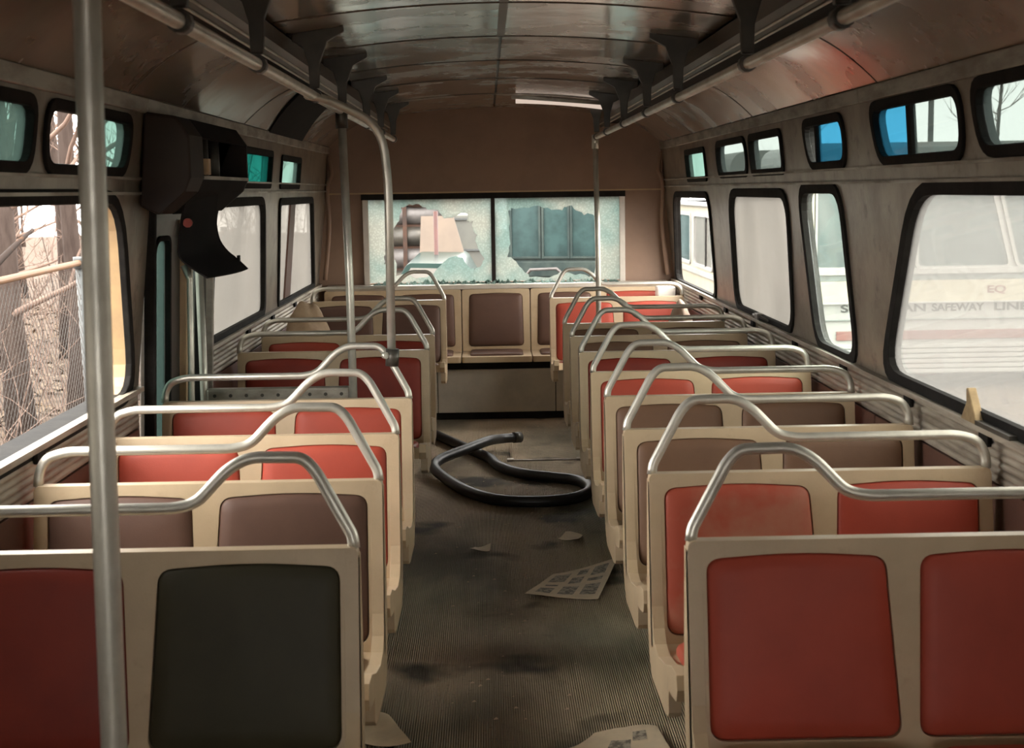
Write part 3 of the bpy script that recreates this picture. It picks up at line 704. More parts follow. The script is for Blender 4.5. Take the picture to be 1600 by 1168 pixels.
def arched(x0t, x1t, x0b, x1b, zb, zt, arch):
    pts = [(x0b, zb), (x1b, zb), (x1t, zt)]
    pts += [((x0t+x1t)/2, zt+arch)]
    pts += [(x0t, zt)]
    return pts
def back_quads(s):
    """the two backrest openings, aisle one first; s=+1 aisle on -x side"""
    a = arched(-0.402, -0.030, -0.402, -0.005, 0.425, 0.793, 0.012)
    b = arched(0.042, 0.405, 0.030, 0.405, 0.425, 0.793, 0.012)
    if s < 0:
        a = [(-x, z) for x, z in a]; b = [(-x, z) for x, z in b]
    return a, b
def seat_meshes(s):
    fn = lambda u, v, w: (u, recl(v)+w, v)
    D = {}
    a, b = back_quads(s)
    rr = [.035, .035, .03, .3, .03]
    outer = rpoly([(-0.44, 0.375), (0.44, 0.375), (0.44, SH), (-0.44, SH)], [.02, .02, .016, .016], 0, 4)
    m = MB()
    m.prism(outer, [rpoly(a, rr), rpoly(b, rr)], fn, 0.0, 0.034)
    m.prism(rpoly([(-0.43, 0.38), (0.43, 0.38), (0.43, 0.82), (-0.43, 0.82)], .015, 0, 3), [], fn, 0.030, 0.050)
    # seat pan, dished, with a curled front edge
    def pan(u, v):
        x = -0.43+0.86*u
        dish = 0.02*math.cos(math.pi*((u*2) % 1-0.5))
        y = -0.055-0.46*v
        z = 0.405+0.065*v**1.6-dish*(1-abs(2*v-1)) - (0.05*max(0, v-0.9)/0.1)
        return (x, y, z)
    m.grid(pan, 12, 10)
    # side flanges
    for x in (-0.44, 0.41):
        fl_ = [(0.05, 0.81), (0.05, 0.52), (0.035, 0.42), (0.0, 0.35), (-0.06, 0.312), (-0.30, 0.318), (-0.375, 0.33), (-0.392, 0.345), (-0.385, 0.40), (-0.44, 0.405), (-0.52, 0.42), (-0.535, 0.45), (-0.52, 0.482),
               (-0.44, 0.475), (-0.33, 0.44), (-0.20, 0.415), (-0.12, 0.42), (-0.085, 0.45), (-0.06, 0.50), (-0.02, 0.72), (0.0, 0.81)]
        m.prism(fl_, [], lambda u, v, w: (w, u, v), x, x+0.03)
    D['shell'] = m.mesh('shell', SHELL)
    path = [(-.43, .825), (-.427, .85), (-.352, .985), (-.325, 1.012), (-.215, 1.014), (-.17, .99), (-.105, .922), (-.06, .912), (.365, .912), (.415, .895), (.432, .86), (.434, .825)]
    pts = [(x*s, recl(z)+0.022, z) for x, z in fillet(path, [0, .01, .03, .04, .05, .05, .05, .05, .05, .03, .02, 0], 5)] if False else None
    p3 = fillet([Vector((x*s, 0.022+(z-.83)*0.15, z)) for x, z in path], [0, .012, .05, .06, .07, .06, .06, .07, .06, .05, .03, 0], 5)
    D['grab_rail'] = MB().tube(p3, 0.0128, 10).mesh('grab_rail', CHROME)
    lm = MB().box(-0.03*1-0.2*s, 0.03-0.2*s, -0.33, -0.12, 0.008, 0.035)
    lm.tube([(-0.2*s, -0.22, 0.02), (-0.2*s, -0.24, 0.40)], 0.03, 10)
    lm.box(-0.24-0.0*s, 0.24, -0.27, -0.2, 0.37, 0.398)
    D['leg'] = lm.mesh('leg', DARKMETAL)
    return D
SM = {1: seat_meshes(1), -1: seat_meshes(-1)}
CUSH = {}
def cushions(s, which, mat):
    k = (s, which, mat.name)
    if k not in CUSH:
        q = back_quads(s)[which]; rr = [.035, .035, .03, .3, .03]
        fn = lambda u, v, w: (u, recl(v)+0.012+w, v)
        bk = cushion_mesh('backrest_cushion', mat, q, rr, fn)
        xs = [p[0] for p in q]; x0, x1 = min(xs)+.01, max(xs)-.01
        st = cushion_mesh('seat_cushion', mat, [(x0, -0.12), (x1, -0.12), (x1, -0.47), (x0, -0.47)], .05,
                          lambda u, v, w: (u, v, 0.416+0.05*((-v-.1)/.4)**1.6-w), 0.018)
        CUSH[k] = (bk, st)
    return CUSH[k]
def seat(s, y, mats, label, group, z=0.0, xoff=0.0):
    root = thing('bus_seat', label, 'seat', (s*(0.3395+0.44)+xoff, y, z), 0, group)
    o = link('shell', SM[s]['shell'], root, bevel=0.005)
    link('grab_rail', SM[s]['grab_rail'], root)
    link('leg', SM[s]['leg'], root)
    for w in (0, 1):
        bk, st = cushions(s, w, mats[w])
        link('backrest_cushion', bk, root); link('seat_cushion', st, root)
    return root
ordn = ['nearest', 'second nearest', 'third nearest', 'fourth nearest', 'fifth nearest', 'sixth nearest', 'seventh nearest', 'eighth nearest']
GR = 'double seats along the right of the aisle'; GL = 'double seats along the left of the aisle'
Rrows = [(2.83, (RED, RED), 'deep red cushions'), (3.525, (RED_DUSTY, RED), 'one dusty red cushion'), (4.19, (BROWN, BROWN), 'brown cushions'),
         (4.88, (BROWN, BROWN), 'brown cushions'), (5.55, (RED, RED), 'red cushions'), (6.25, (RED_DARK, RED_DARK), 'dark red cushions'),
         (6.93, (BROWN, BROWN), 'brown cushions'), (7.60, (BROWN, BROWN), 'brown cushions')]
for i, (y, ms, d) in enumerate(Rrows):
    seat(1, y, ms, 'tan double seat with %s, %s in the right row' % (d, ordn[i]), GR)
seat(1, 9.2, (RED, RED), 'tan double seat with bright red cushions, farthest on the right by the rear bench', GR, 0.018)
Lrows = [(2.83, (OLIVE, RED_DARK), 'an olive and a dark red pad'), (3.51, (PLUM, PLUM), 'plum brown cushions'), (4.195, (RED, RED), 'red cushions'), (4.93, (RED, RED), 'red cushions'),
         (6.45, (RED_DARK, RED_DARK), 'dark red cushions'), (7.15, (RED_DARK, RED), 'red cushions')]
Llab = ['nearest in the left row', 'second nearest in the left row', 'third nearest in the left row',
        'last on the left before the exit door', 'just behind the exit door partition', 'second behind the exit door partition']
for i, (y, ms, d) in enumerate(Lrows):
    seat(-1, y, ms, 'tan double seat with %s, %s' % (d, Llab[i]), GL)
seat(-1, 9.2, (PLUM, PLUM), 'tan double seat with brown cushions, farthest on the left by the rear bench', GL, 0.018)

# ---- rear bench
bench = thing('rear_bench', 'five place tan rear bench with brown and red cushions under the rear window', 'bench', (0, 9.80, 0))
BW = 0.478
for k in range(5):
    xc = -0.01+(k-2)*BW; w2 = BW/2-.003
    fnb = lambda u, v, w: (xc+u, w-0.03*(0.87-v)/0.4, v)
    hq = [(-0.192, 0.475), (0.192, 0.475), (0.185, 0.838), (0.0, 0.846), (-0.185, 0.838)]
    fm = MB().prism(rpoly([(-w2, 0.42), (w2, 0.42), (w2, 0.872), (-w2, 0.872)], .02, 0, 3), [rpoly(hq, [.03, .03, .03, .3, .03])], fnb, 0.0, 0.03)
    fm.prism([(-w2+.01, 0.43), (w2-.01, 0.43), (w2-.01, 0.86), (-w2+.01, 0.86)], [], fnb, 0.028, 0.045)
    b_ = fm.obj('backrest', SHELL, bench, bevel=0.006)
    link('backrest_cushion', cushion_mesh('backrest_cushion', RED if k == 4 else PLUM, hq, [.03, .03, .03, .3, .03], lambda u, v, w: (xc+u, w+0.008-0.03*(0.87-v)/0.4, v)), b_)
    pm = MB()
    pm.prism(rpoly([(-w2, -0.40), (w2, -0.40), (w2, -0.035), (-w2, -0.035)], .02, 0, 3), [], lambda u, v, w: (xc+u, v, w), 0.405, 0.445)
    p_ = pm.obj('seat_pan', SHELL, bench, bevel=0.01)
    link('seat_cushion', cushion_mesh('seat_cushion', RED if k == 4 else PLUM, [(-0.18, -0.35), (0.18, -0.35), (0.18, -0.06), (-0.18, -0.06)], .04, lambda u, v, w: (xc+u, v, 0.448-w), 0.015), p_)
rs = MB().box(-1.24, 1.24, -0.27, -0.24, 0.0, 0.405).obj('riser', RUBBER, bench)
for a, b in ((-1.22, -0.42), (-0.415, 0.385), (0.39, 1.22)):
    MB().box(a, b, -0.285, -0.268, 0.05, 0.345).obj('riser_panel', RISER, rs, bevel=0.003)
# wheel housings hidden behind the last rows
for s in (-1, 1):
    h = thing('wheel_housing', ('left' if s < 0 else 'right')+' brown box housing under the window ahead of the rear bench', 'housing', (s*1.0, 8.12, 0))
    MB().box(-0.235, 0.235, -0.33-0.41*(s < 0), 0.33, 0, 0.44).obj('housing_cover', WAIN, h, bevel=0.02)
    MB().box(-0.238, 0.238, -0.335-0.41*(s < 0), 0.335, 0.425, 0.443).obj('housing_edge', ALU, h, bevel=0.004)
def heap(name, label, cat, loc, sx, sy, h, mat, seed):
    rn = random.Random(seed); bm = bmesh.new(); bmesh.ops.create_icosphere(bm, subdivisions=4, radius=1)
    from mathutils import noise
    off = Vector((seed*3.1, seed*1.7, 0))
    for v in bm.verts:
        d = v.co.copy(); n1 = noise.noise(d*1.6+off); n2 = noise.noise(d*4.5+off)
        k = 1+0.28*n1+0.10*abs(n2)
        z = max(0.0, (d.z*0.5+0.5))
        tp = (1-0.45*z)
        v.co = Vector((d.x*sx*k*tp, d.y*sy*k*tp, z*h*(1+0.12*n1)))
    me = bpy.data.meshes.new(name); bm.to_mesh(me); bm.free()
    me.polygons.foreach_set('use_smooth', [True]*len(me.polygons)); me.materials.append(mat)
    o = link(name, me); o.location = loc
    return tag(o, label, cat)
heap('cloth_bundle', 'crumpled tan bundle heaped by the left window ahead of the rear bench', 'bundle', (-1.035, 7.55, 0.443), 0.175, 0.20, 0.52, CLOTH, 2)
heap('cloth_bundle', 'pale crumpled bundle tucked by the right window ahead of the rear bench', 'bundle', (1.08, 8.30, 0.443), 0.11, 0.16, 0.43, CLOTH2, 5)

# white block made up for a small bright patch at the right end
wb = tag(MB().box(1.09, 1.215, 9.56, 9.70, 0.444, 0.885).obj('white_box', WHITEP, bevel=0.01), 'white upright box at the right end of the rear bench', 'box')

# ------------------------------------------------------------------ things on the floor
hp = [(-0.50, 9.02, .03), (-0.37, 8.68, .03), (-0.18, 8.22, .03), (-0.07, 7.95, .03), (-0.02, 7.72, .03), (0.10, 7.50, .03), (0.27, 7.38, .03), (0.38, 7.30, .03), (0.44, 7.15, .03), (0.42, 6.97, .03),
      (0.30, 6.83, .03), (0.10, 6.80, .03), (-0.06, 6.88, .03), (-0.20, 7.10, .03), (-0.32, 7.42, .035), (-0.375, 7.62, .05), (-0.34, 7.75, .07), (-0.20, 7.93, .09), (-0.08, 8.12, .10), (0.00, 8.30, .08), (0.09, 8.36, .075)]
hs = thing('hose', 'thick black rubber hose looped across the aisle floor', 'hose', (0, 0, 0))
MB().tube(smooth_path(hp, 6), 0.029, 12).obj('hose_tube', HOSE, hs)
MB().tube([(0.075, 8.345, .077), (0.115, 8.375, .074)], 0.033, 12).obj('hose_end', DARKMETAL, hs)
ft = thing('floor_hatch', 'floor hatch with a thin metal edge strip beside the hose', 'hatch', (0.25, 8.15, 0))
MB().box(-0.20, 0.22, -0.14, 0.30, 0.0005, 0.004).obj('hatch_lid', FLOORM, ft)
MB().box(-0.20, 0.22, -0.152, -0.14, 0.0, 0.009).obj('edge_strip', ALU, ft)
for x in (-0.20, 0.20): MB().box(x-.02, x+.02, -0.165, -0.12, 0.0, 0.014).obj('edge_bracket', ALU, ft, bevel=0.003)

def paper(name, label, cat, corners, mat, curl=0.02, seed=1, nu=10, nv=10, ink=None):
    rn = random.Random(seed)
    c = [Vector((x, y, 0)) for x, y in corners]; o0 = sum(c, Vector())/4
    ph = rn.uniform(0, 6)
    def P(u, v, lift=0.0):
        p = c[0].lerp(c[1], u).lerp(c[3].lerp(c[2], u), v)-o0
        z = 0.004+curl*(0.5+0.5*math.sin(ph+u*4+v*2.5))*(0.3+abs(u-.5)+abs(v-.5))*0.6+lift
        return (p.x, p.y, z)
    o = MB().grid(lambda u, v: P(u, v), nu, nv).obj(name, mat, solid=0.001)
    o.location = (o0.x, o0.y, 0); tag(o, label, cat)
    for (u0, u1, v0, v1) in (ink or []):
        MB().grid(lambda u, v: P(u0+(u1-u0)*u, v0+(v1-v0)*v, 0.0022), 6, 4).obj('print_block', INK, o)
    return o
blocks = [(0.10, 0.30, 0.10, 0.30), (0.40, 0.62, 0.10, 0.36), (0.70, 0.92, 0.12, 0.40), (0.12, 0.30, 0.38, 0.44), (0.42, 0.60, 0.46, 0.66), (0.68, 0.90, 0.50, 0.58), (0.10, 0.34, 0.55, 0.85), (0.45, 0.60, 0.74, 0.9), (0.68, 0.90, 0.66, 0.9)]
paper('newspaper', 'sheet of printed newspaper lying in the aisle', 'newspaper', [(0.057, 5.24), (0.336, 5.196), (0.46, 5.74), (0.182, 5.56)], PAPER, 0.022, 3, ink=blocks)
paper('paper_scrap', 'small folded paper scrap in the aisle beyond the newspaper', 'paper scrap', [(0.23, 6.14), (0.32, 6.08), (0.345, 6.20), (0.27, 6.25)], PAPER, 0.02, 5, 5, 5)
paper('paper_scrap', 'tiny curled paper scrap in the middle of the aisle', 'paper scrap', [(-0.16, 5.95), (-0.075, 5.95), (-0.07, 6.03), (-0.14, 6.02)], PAPER, 0.02, 8, 5, 5)
paper('paper_scrap', 'crumpled paper on the floor under the nearest right seat', 'paper scrap', [(0.13, 3.72), (0.42, 3.66), (0.40, 3.88), (0.22, 3.87)], PAPER, 0.035, 9, 10, 10, ink=[(0.35, 0.6, 0.3, 0.6), (0.62, 0.8, 0.55, 0.8)])
paper('paper_scrap', 'pale paper on the floor under the nearest left seat', 'paper scrap', [(-0.47, 3.83), (-0.30, 3.79), (-0.38, 4.02), (-0.47, 4.05)], PAPER, 0.03, 12, 8, 8)
rn = random.Random(5); m = MB()
for k in range(170):
    x = rn.gauss(0, 0.16); y = rn.uniform(4.0, 9.3); s = rn.uniform(0.003, 0.009)
    if abs(x) > 0.33: continue
    m.add([(x-s, y-s, 0.001), (x+s, y-s*.6, 0.001), (x+s*.5, y+s, 0.001), (x, y, s*0.7)], [(0, 1, 3), (1, 2, 3), (2, 0, 3)])
tag(m.obj('floor_grit', CLOTH), 'scattered crumbs of dirt and grit on the aisle floor', 'grit', kind='stuff')

# ------------------------------------------------------------------ outside: ground
GZ = -0.80
gm = MB().grid(lambda u, v: (-60+120*u, -25+110*v, GZ), 24, 24)
struct(gm.obj('ground', LITTER, fix=False))

# ------------------------------------------------------------------ outside left: fence and woods
FX = lambda y: -3.082-0.0644*(y-8.774)
if True:
    MB().prism([(2.9, 0.900), (4.66, 0.900), (4.64, 0.914), (2.92, 0.914)], [], wallmap(-1), 0.006, 0.085).obj('window_sill', RUBBER, wl)  # black strip added to hide the bottom reveal, too bright under the sky
fence = thing('chain_link_fence', 'chain link fence with a rusty top pipe beside the bus on the left', 'fence', (0, 0, 0))
MB().tube([(FX(-2), -2, 1.04), (FX(11.05), 11.05, 1.045)], 0.024, 10).obj('top_pipe', RUSTPIPE, fence)
MB().tube([(FX(11.05), 11.05, 1.045), (FX(24), 24, 1.0)], 0.024, 10).obj('top_pipe', RUSTPIPE, fence)
for y in (2.0, 5.05, 8.1, 11.0, 14.2, 17.25, 20.3):
    MB().tube([(FX(y), y+0.12*(y == 11.0), GZ-.1), (FX(y), y, 1.02)], 0.036, 10).obj('fence_post', GALV, fence)
    MB().tube([(FX(y), y, 1.0), (FX(y), y, 1.075), (FX(y), y, 1.09)], 0.05, 10).obj('post_cap', GALV, fence)
m = MB(); st = 0.085; H_ = 1.80
y = 2.0-H_
while y < 22:
    for s in (1, -1):
        a, b = (y, y+H_) if s > 0 else (y+H_, y)
        m.tube([(FX(a), a, GZ+.02), (FX(b), b, GZ+H_+.0)], 0.002, 3, False)
    y += st
w_ = m.obj('wire_mesh', WIRE, fence, fix=False); w_['kind'] = 'stuff'

def make_tree(seed, h, r, lean=0.05, branches=16, depth=3):
    rn = random.Random(seed); tr = MB(); br = MB()
    pts = []; p = Vector((0, 0, 0)); d = Vector((rn.uniform(-lean, lean), rn.uniform(-lean, lean), 1)).normalized()
    n = 9
    for i in range(n):
        pts.append(p.copy()); p += d*h/(n-1)
        d = (d+Vector((rn.uniform(-.07, .07), rn.uniform(-.07, .07), 0))).normalized()
    radii = [r*(1-0.8*i/(n-1)) + (r*0.35 if i == 0 else 0) for i in range(n)]
    tr.tube(pts, r, 9, True, radii)
    def grow(p, d, l, rad, lev):
        q = [p]; k = 4
        for i in range(k):
            d = (d+Vector((rn.uniform(-.25, .25), rn.uniform(-.25, .25), rn.uniform(-.05, .25)))).normalized()
            q.append(q[-1]+d*l/k)
        br.tube(q, rad, 4 if lev > 1 else 5, False, [rad*(1-.8*i/k) for i in range(k+1)])
        if lev < depth:
            for i in range(3):
                j = rn.randint(1, k); dd = (d+Vector((rn.uniform(-1, 1), rn.uniform(-1, 1), rn.uniform(-.3, .7)))).normalized()
                grow(q[j], dd, l*rn.uniform(.45, .65), rad*(1-.8*j/k)*.7+.003, lev+1)
    for i in range(branches):
        t = rn.uniform(0.12, 0.98); k = min(int(t*(n-1)), n-2); p0 = pts[k].lerp(pts[k+1], t*(n-1)-k)
        a = rn.uniform(0, 6.28); up = rn.uniform(0.0, .8)
        grow(p0, Vector((math.cos(a), math.sin(a), up)).normalized(), h*rn.uniform(.12, .28)*(1.1-t*.5), max(0.006, r*(1-.8*t)*.38), 1)
    return tr.mesh('trunk', BARK, False), br.mesh('branches', TWIG, False)
TREES = [make_tree(21, 10, 0.12), make_tree(22, 9, 0.10), make_tree(23, 7.5, 0.07, 0.12, 22), make_tree(24, 12, 0.15, 0.04, 14), make_tree(25, 3.6, 0.028, 0.2, 16, 3)]
def tree(k, x, y, rz, s, label, group=None):
    root = thing('tree', label, 'tree', (x, y, GZ-0.05), rz, group); root.scale = (s, s, s)
    link('trunk', TREES[k][0], root); link('branches', TREES[k][1], root)['kind'] = 'stuff'
    return root
tree(0, -4.55, 13.4, 0.3, 1.0, 'bare trunk just beyond the fence in the left of the big window')
tree(1, -4.35, 14.6, 1.9, 1.05, 'bare trunk beyond the fence close to the galvanised fence post')
tree(3, -6.9, 19.5, 2.5, 1.0, 'tall bare tree with a thick trunk behind the two near trunks')
tree(2, -5.2, 19.5, 0.7, 1.1, 'slim leaning bare tree behind the fence post')
rn = random.Random(23)
GT = 'bare trees in the woods beyond the fence'; LT = 'bare grey brown tree in the woods beyond the fence'
for k in range(18):
    y = rn.uniform(20, 80); x = -(y*rn.uniform(0.17, 0.42))-1.6
    if x > -4.6: x = -4.6-rn.random()*2
    tree(rn.choice([0, 1, 2, 3, 3, 1]), x, y, rn.uniform(0, 6.28), rn.uniform(.75, 1.15), LT, GT)
GS = 'leafless saplings along the fence'; LS = 'thin leafless sapling among the fence side undergrowth'
for k in range(26):
    y = rn.uniform(9.5, 34); x = -3.35-rn.random()**1.5*0.22*y
    tree(4, x, y, rn.uniform(0, 6.28), rn.uniform(.6, 1.2), LS, GS)
# trees seen over the far side and behind
tree(2, 8.25, 23.0, 1.0, 0.75, 'small bare tree seen through the nearest upper right window')
tree(2, 10.5, 44.0, 2.0, 0.9, 'distant bare tree behind the parked coach')
b = tag(MB().tube(smooth_path([(-2.86, 7.4, 0.98), (-2.88, 8.05, 1.15), (-2.9, 8.55, 1.27), (-2.92, 8.95, 1.35)], 4), 0.03, 8, True, [0.027-0.0013*k for k in range(13)]).obj('broken_branch', BROKEN), 'dark broken branch leaning over the fence rail', 'branch')
m = MB(); rn = random.Random(9)
for k in range(380):
    y = rn.uniform(8, 30); x = -3.2-rn.random()*0.26*y; z = GZ
    l = rn.uniform(0.4, 1.7); d = Vector((rn.uniform(-.5, .5), rn.uniform(-.5, .5), 1)).normalized(); q = [Vector((x, y, z))]
    for i in range(4):
        d = (d+Vector((rn.uniform(-.35, .35), rn.uniform(-.35, .35), rn.uniform(-.25, .1)))).normalized(); q.append(q[-1]+d*l/4)
    m.tube(q, 0.008, 3, False, [0.008, .007, .006, .004, .002])
tag(m.obj('undergrowth', TWIG, fix=False), 'tangle of dry stems and brambles beyond the fence', 'undergrowth', kind='stuff')
m = MB()
for k in range(5200):
    y = rn.uniform(7, 30); x = -2.9-rn.random()*0.28*y; s = rn.uniform(.03, .075)
    n_ = Vector((rn.uniform(-.7, .7), rn.uniform(-.7, .7), 1)).normalized(); u = n_.cross(Vector((rn.uniform(-1, 1), 1, .1))).normalized(); v = n_.cross(u)
    c = Vector((x, y, GZ+rn.uniform(.01, .10)))
    m.add([c+u*s, c+v*s*.6, c-u*s, c-v*s*.6], [(0, 1, 2, 3)])
tag(m.obj('fallen_leaves', LEAF, fix=False), 'layer of dry fallen leaves on the woodland floor', 'leaves', kind='stuff')

# ------------------------------------------------------------------ outside: vehicles
def text(body, x0, x1, z0, z1, y, mat, parent, name='lettering'):
    cu = bpy.data.curves.new(name, 'FONT'); cu.body = body; cu.size = 1; cu.extrude = 0.004; cu.offset = 0.022
    cu.materials.append(mat)
    o = bpy.data.objects.new(name, cu); COL.objects.link(o); o.parent = parent
    bpy.context.view_layer.update()
    bb = [Vector(c) for c in o.bound_box]; w = max(p.x for p in bb)-min(p.x for p in bb); h = max(p.y for p in bb)-min(p.y for p in bb)
    sx = (x1-x0)/w; sz = (z1-z0)/h
    o.scale = (sx, sz, 1); o.rotation_euler = (math.pi/2, 0, 0)
    o.location = (x0-min(p.x for p in bb)*sx, y, z0-min(p.y for p in bb)*sz)
    me = bpy.data.meshes.new_from_object(o.evaluated_get(bpy.context.evaluated_depsgraph_get()))
    me.name = name; o2 = bpy.data.objects.new(name, me); COL.objects.link(o2); o2.parent = parent
    o2.scale, o2.rotation_euler, o2.location = o.scale, o.rotation_euler, o.location
    bpy.data.objects.remove(o); return o2
def wheel(parent, x, y, r=0.5, w=0.28):
    m = MB().tube([(x, y-w/2, r), (x, y+w/2, r)], r, 20)
    o = m.obj('wheel', TYRE, parent, bevel=0.03)
    MB().tube([(x, y-w/2-.01, r), (x, y-w/2+.02, r)], r*0.55, 16).obj('hub', SILVER, o)

# parked coach broadside, seen through the right-hand windows
D = 16.0
coach = thing('parked_coach', 'white coach parked broadside with grey lettering and a maroon stripe', 'bus', (3.50, D, GZ))
zz = lambda z: z-GZ
CL = 8.5
m = MB().prism(rpoly([(0, zz(-.62)), (CL, zz(-.62)), (CL, zz(2.02)), (0, zz(2.02))], [.05, .05, .22, .22], 0, 4), [], lambda u, v, w: (u, w, v), 0.02, 2.4)
m.obj('body', BUSWHITE, coach, bevel=0.02)
def strip(name, z0, z1, mat, x0=0.0, x1=CL, d=0.03):
    MB().box(x0, x1, 0.02-d, 0.021, zz(z0), zz(z1)).obj(name, mat, coach, bevel=0.006)
strip('corner_post', 0.62, 1.75, BUSCREAM, 0.0, 0.17)
strip('cream_band', 0.20, 0.46, BUSCREAM)
strip('window_ledge', 0.53, 0.60, BUSWHITE, 0.0, CL, 0.06)
strip('dark_band', 0.46, 0.53, BUSGREY, 0.17)
strip('band_moulding', 0.195, 0.215, BUSWHITE, 0.0, CL, 0.05)
strip('maroon_stripe', -0.22, -0.115, BUSRED, 0.42)
for k in range(6): strip('body_rib', -0.27-.058*k-.045, -0.27-.058*k, BUSWHITE, 0.0, CL, 0.045)
strip('thin_moulding', 0.005, 0.02, BUSGREY, 0.25)
strip('roof_band', 1.80, 1.97, BUSGREY, 0.0)
xw0 = 0.18
for k in range(7):
    x0 = xw0+1.16*k; sl = 0.0 if k == 0 else 0.28
    q = [(x0, 0.61), (x0+1.06, 0.61), (x0+1.06-sl, 1.72), (x0-(sl if k > 1 else 0), 1.72)]
    f_ = MB().prism([(p[0], zz(p[1])) for p in rpoly(q, 0.06, 0.03)], [[(p[0], zz(p[1])) for p in rpoly(q, 0.06, -0.01)]], lambda u, v, w: (u, w, v), -0.01, 0.021).obj('window_frame', BUSWHITE, coach)
    MB().prism([(p[0], zz(p[1])) for p in rpoly(q, 0.06, 0)], [], lambda u, v, w: (u, w, v), 0.008, 0.019).obj('window_pane', BUSGLASS, f_)
k2 = D/FPX
X_ = lambda px: (px-760+2)*k2-0.063-3.50
text('SUBURBAN', X_(1313), X_(1447), zz(0.10), zz(0.19), 0.016, BUSLET, coach)
text('SAFEWAY', X_(1457), X_(1540), zz(0.10), zz(0.19), 0.016, BUSLET, coach)
text('LINES', X_(1556), X_(1622), zz(0.10), zz(0.19), 0.016, BUSLET, coach)
text('EQ', X_(1543), X_(1572), zz(0.29), zz(0.39), -0.012, BUSRED, coach)
wheel(coach, 3.5, 0.15); wheel(coach, 7.2, 0.15)

# cream van seen through the last right window
van = thing('cream_van', 'cream van parked beyond the white coach, seen through the last right window', 'van', (3.0, 18.75, GZ))
MB().prism(rpoly([(0, 0.35), (4.4, 0.35), (4.4, zz(1.34)), (0.0, zz(1.34))], [.1, .1, .2, .12], 0, 4), [], lambda u, v, w: (w, u, v), 0.0, 1.8).obj('body', BUSCREAM, van, bevel=0.04)
MB().box(-0.06, 1.85, -0.08, 4.45, zz(1.28), zz(1.34)).obj('roof_gutter', BUSWHITE, van, bevel=0.01)
for a, b, g_ in ((0.35, 2.05, VANGLASS), (2.45, 3.9, DARKGLASS)):
    q = [(a, zz(0.44)), (b, zz(0.44)), (b, zz(1.14)), (a, zz(1.14))]
    f_ = MB().prism(rpoly(q, .08, .04), [rpoly(q, .08, -.01)], lambda u, v, w: (w, u, v), -0.02, 0.01).obj('window_frame', BUSWHITE, van)
    MB().prism(rpoly(q, .08, 0), [], lambda u, v, w: (w, u, v), -0.004, 0.004).obj('window_pane', g_, f_)
    if g_ is VANGLASS: MB().box(-0.022, -0.002, a+.55, a+.61, zz(.44), zz(1.14)).obj('window_bar', RUBBER, f_)
MB().box(-0.03, 0.0, 0.05, 4.35, zz(0.30), zz(0.36)).obj('side_moulding', BUSWHITE, van)
for yy in (0.8, 3.5):
    MB().tube([(-0.01, yy, 0.34), (0.22, yy, 0.34)], 0.34, 18).obj('wheel', TYRE, van, bevel=0.03)
# a second coach farther away, its roof showing in the small upper windows
c2 = thing('parked_bus', 'grey roofed bus parked farther off behind the cream van', 'bus', (4.4, 26.0, GZ))
MB().prism(rpoly([(0, 0.4), (9, 0.4), (9, 3.0), (0, 3.0)], [.05, .05, .4, .4], 0, 5), [], lambda u, v, w: (u, w, v), 0, 2.5).obj('body', GREYP, c2, bevel=0.03)
MB().box(0.1, 8.9, -0.03, 0.0, 2.30, 2.50).obj('white_band', BUSWHITE, c2)
for k in range(7):
    MB().box(0.3+1.22*k, 1.38+1.22*k, -0.02, 0.005, 1.45, 2.2).obj('window_pane', DARKGLASS, c2, bevel=0.02)
wheel(c2, 1.8, 0.14); wheel(c2, 7.0, 0.14)
pole = tag(MB().tube([(10.6, 34, GZ), (10.6, 34, 9)], 0.07, 8).obj('utility_pole', DARKMETAL), 'dark utility pole standing behind the parked coach', 'pole')

# dark green bus behind the broken rear window
gb = thing('parked_bus', 'dark green transit bus seen through the hole in the rear window', 'bus', (0.32, 27.0, GZ-0.25), math.radians(-14))
MB().prism(rpoly([(0, 0.45), (2.45, 0.45), (2.45, 3.0), (0, 3.0)], [.1, .1, .3, .3], 0, 5), [], lambda u, v, w: (u, w, v), 0.0, 10).obj('body', BUSDARK, gb, bevel=0.03)
MB().box(0.02, 2.43, -0.03, 0.02, 0.95, 1.25).obj('front_panel', BUSDARK, gb, bevel=0.02)
MB().box(0.05, 2.40, -0.03, 0.02, 2.55, 2.9).obj('destination_box', BUSDARK, gb, bevel=0.02)
for a, b in ((0.10, 0.62), (0.72, 1.18), (1.27, 1.73), (1.83, 2.35)):
    f_ = MB().prism([(a-.04, 1.30), (b+.04, 1.30), (b+.04, 2.52), (a-.04, 2.52)], [[(a, 1.34), (b, 1.34), (b, 2.48), (a, 2.48)]], lambda u, v, w: (u, w, v), -0.05, 0.01).obj('windscreen_frame', BUSDARK, gb)
    MB().box(a, b, -0.012, 0.0, 1.34, 2.48).obj('windscreen_pane', TEALGLASS, f_)
for k in range(6):
    MB().box(-0.02, 0.01, 0.3+1.5*k, 1.6+1.5*k, 1.45, 2.4).obj('side_window', DARKGLASS, gb, bevel=0.01)
bp_ = MB().box(-0.05, 2.5, -0.22, -0.04, 0.50, 0.80).obj('bumper', SILVER, gb, bevel=0.05)
MB().tube([(0.3, -0.2, 0.85), (0.5, -0.25, 1.1), (1.0, -0.25, 1.12), (1.3, -0.2, 0.85)], 0.03, 8).obj('bumper_guard', SILVER, bp_)
wheel(gb, 0.25, 2.6)
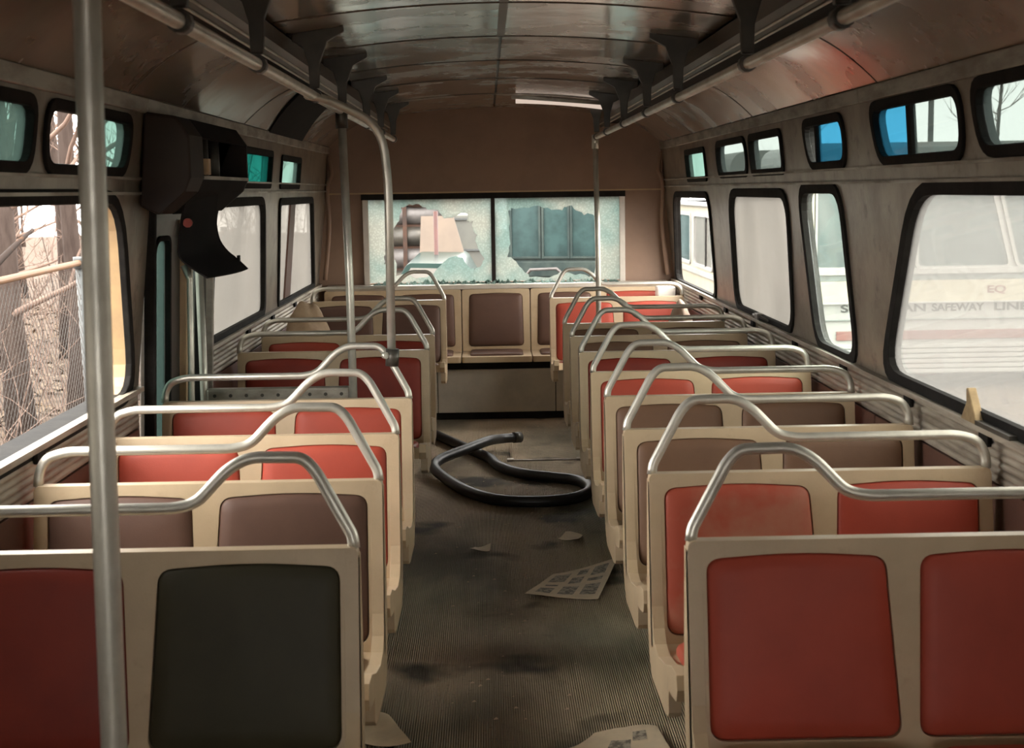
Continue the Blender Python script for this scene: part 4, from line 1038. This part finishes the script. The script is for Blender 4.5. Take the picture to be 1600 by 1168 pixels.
# scrap behind the left rear pane
ORG = (0, 0)
rack = thing('scrap_machine', 'rusty machine of stacked grey drums seen through the left hole of the rear window', 'machine', (-1.55, 21.0, GZ))
for k in range(4):
    z = 1.05+0.32*k
    MB().tube([(-0.05, 0, z), (0.85, 0, z)], 0.155, 16).obj('drum', SILVER if k % 2 else DARKMETAL, rack)
    MB().box(-0.1, 0.9, -0.06, 0.10, z+.135, z+.185).obj('drum_shelf', RUST, rack)
for x in (-0.1, 0.28, 0.88):
    MB().box(x-.03, x+.03, -0.2, -0.14, 0, 2.5).obj('upright', RUST, rack)
hb = bmesh.new(); bmesh.ops.create_icosphere(hb, subdivisions=3, radius=0.42)
from mathutils import noise as _n
for v in hb.verts: v.co = Vector((v.co.x*1.25, v.co.y*.8, v.co.z*.55))*(1+.25*_n.noise(v.co*4))
me = bpy.data.meshes.new('rusty_top'); hb.to_mesh(me); hb.free(); me.materials.append(RUST)
o = link('rusty_top', me, rack); o.location = (0.45, 0, 2.36)
pn = tag(MB().prism([(0, 0.9), (0.66, 0.9), (0.70, 1.35), (0.52, 2.0), (0.06, 2.0)], [], lambda u, v, w: (u, w, v), -0.02, 0.02).obj('sheet_panel', BEIGEP), 'beige sheet panel with a cut corner behind the rear window', 'panel')
pn.location = (-1.06, 20.2, GZ)
gbx = thing('grey_trailer', 'grey box trailer standing behind the beige panel', 'trailer', (-0.62, 22.0, GZ))
MB().box(0, 0.72, 0, 1.6, 0.85, 1.98).obj('box_body', GREYP, gbx, bevel=0.02)
for z in (1.0, 1.42, 1.9): MB().box(-0.01, 0.73, -0.03, 0, z, z+.03).obj('body_rib', GALV, gbx)
MB().box(0.0, 0.72, 0.2, 1.4, 0.45, 0.85).obj('chassis', DARKMETAL, gbx)
for x in (0.1, 0.62): MB().tube([(x-.08, 0.8, 0.3), (x+.08, 0.8, 0.3)], 0.3, 14).obj('wheel', TYRE, gbx)
tag(MB().tube([(-0.76, 19.3, GZ), (-0.76, 19.3, 1.28)], 0.03, 8).obj('thin_post', REDPIPE), 'thin red brown post in front of the beige panel', 'post')
car = thing('green_car', 'green car parked low behind the left half of the rear window', 'car', (-1.45, 17.0, GZ))
cb = [(0, 0.35), (1.55, 0.35), (1.58, 0.8), (1.5, 1.0), (1.32, 1.08), (1.1, 1.48), (0.42, 1.50), (0.18, 1.08), (0.02, 0.98)]
MB().prism(rpoly(cb, .06, 0, 3), [], lambda u, v, w: (u, w, v), 0, 3.6).obj('body', CARGREEN, car, bevel=0.05)
MB().prism([(0.26, 1.10), (1.24, 1.10), (1.06, 1.42), (0.46, 1.44)], [], lambda u, v, w: (u, w, v), -0.012, 0.0).obj('rear_window', VANGLASS, car)
MB().box(0.04, 1.54, -0.12, 0.02, 0.5, 0.66).obj('bumper', SILVER, car, bevel=0.03)
for x in (0.1, 1.35): MB().box(x, x+.14, -0.02, 0.01, 0.78, 0.9).obj('tail_lamp', RED, car)
for x in (0.02, 1.36):
    for y in (0.7, 2.9): MB().tube([(x, y, 0.32), (x+.2, y, 0.32)], 0.32, 16).obj('wheel', TYRE, car)
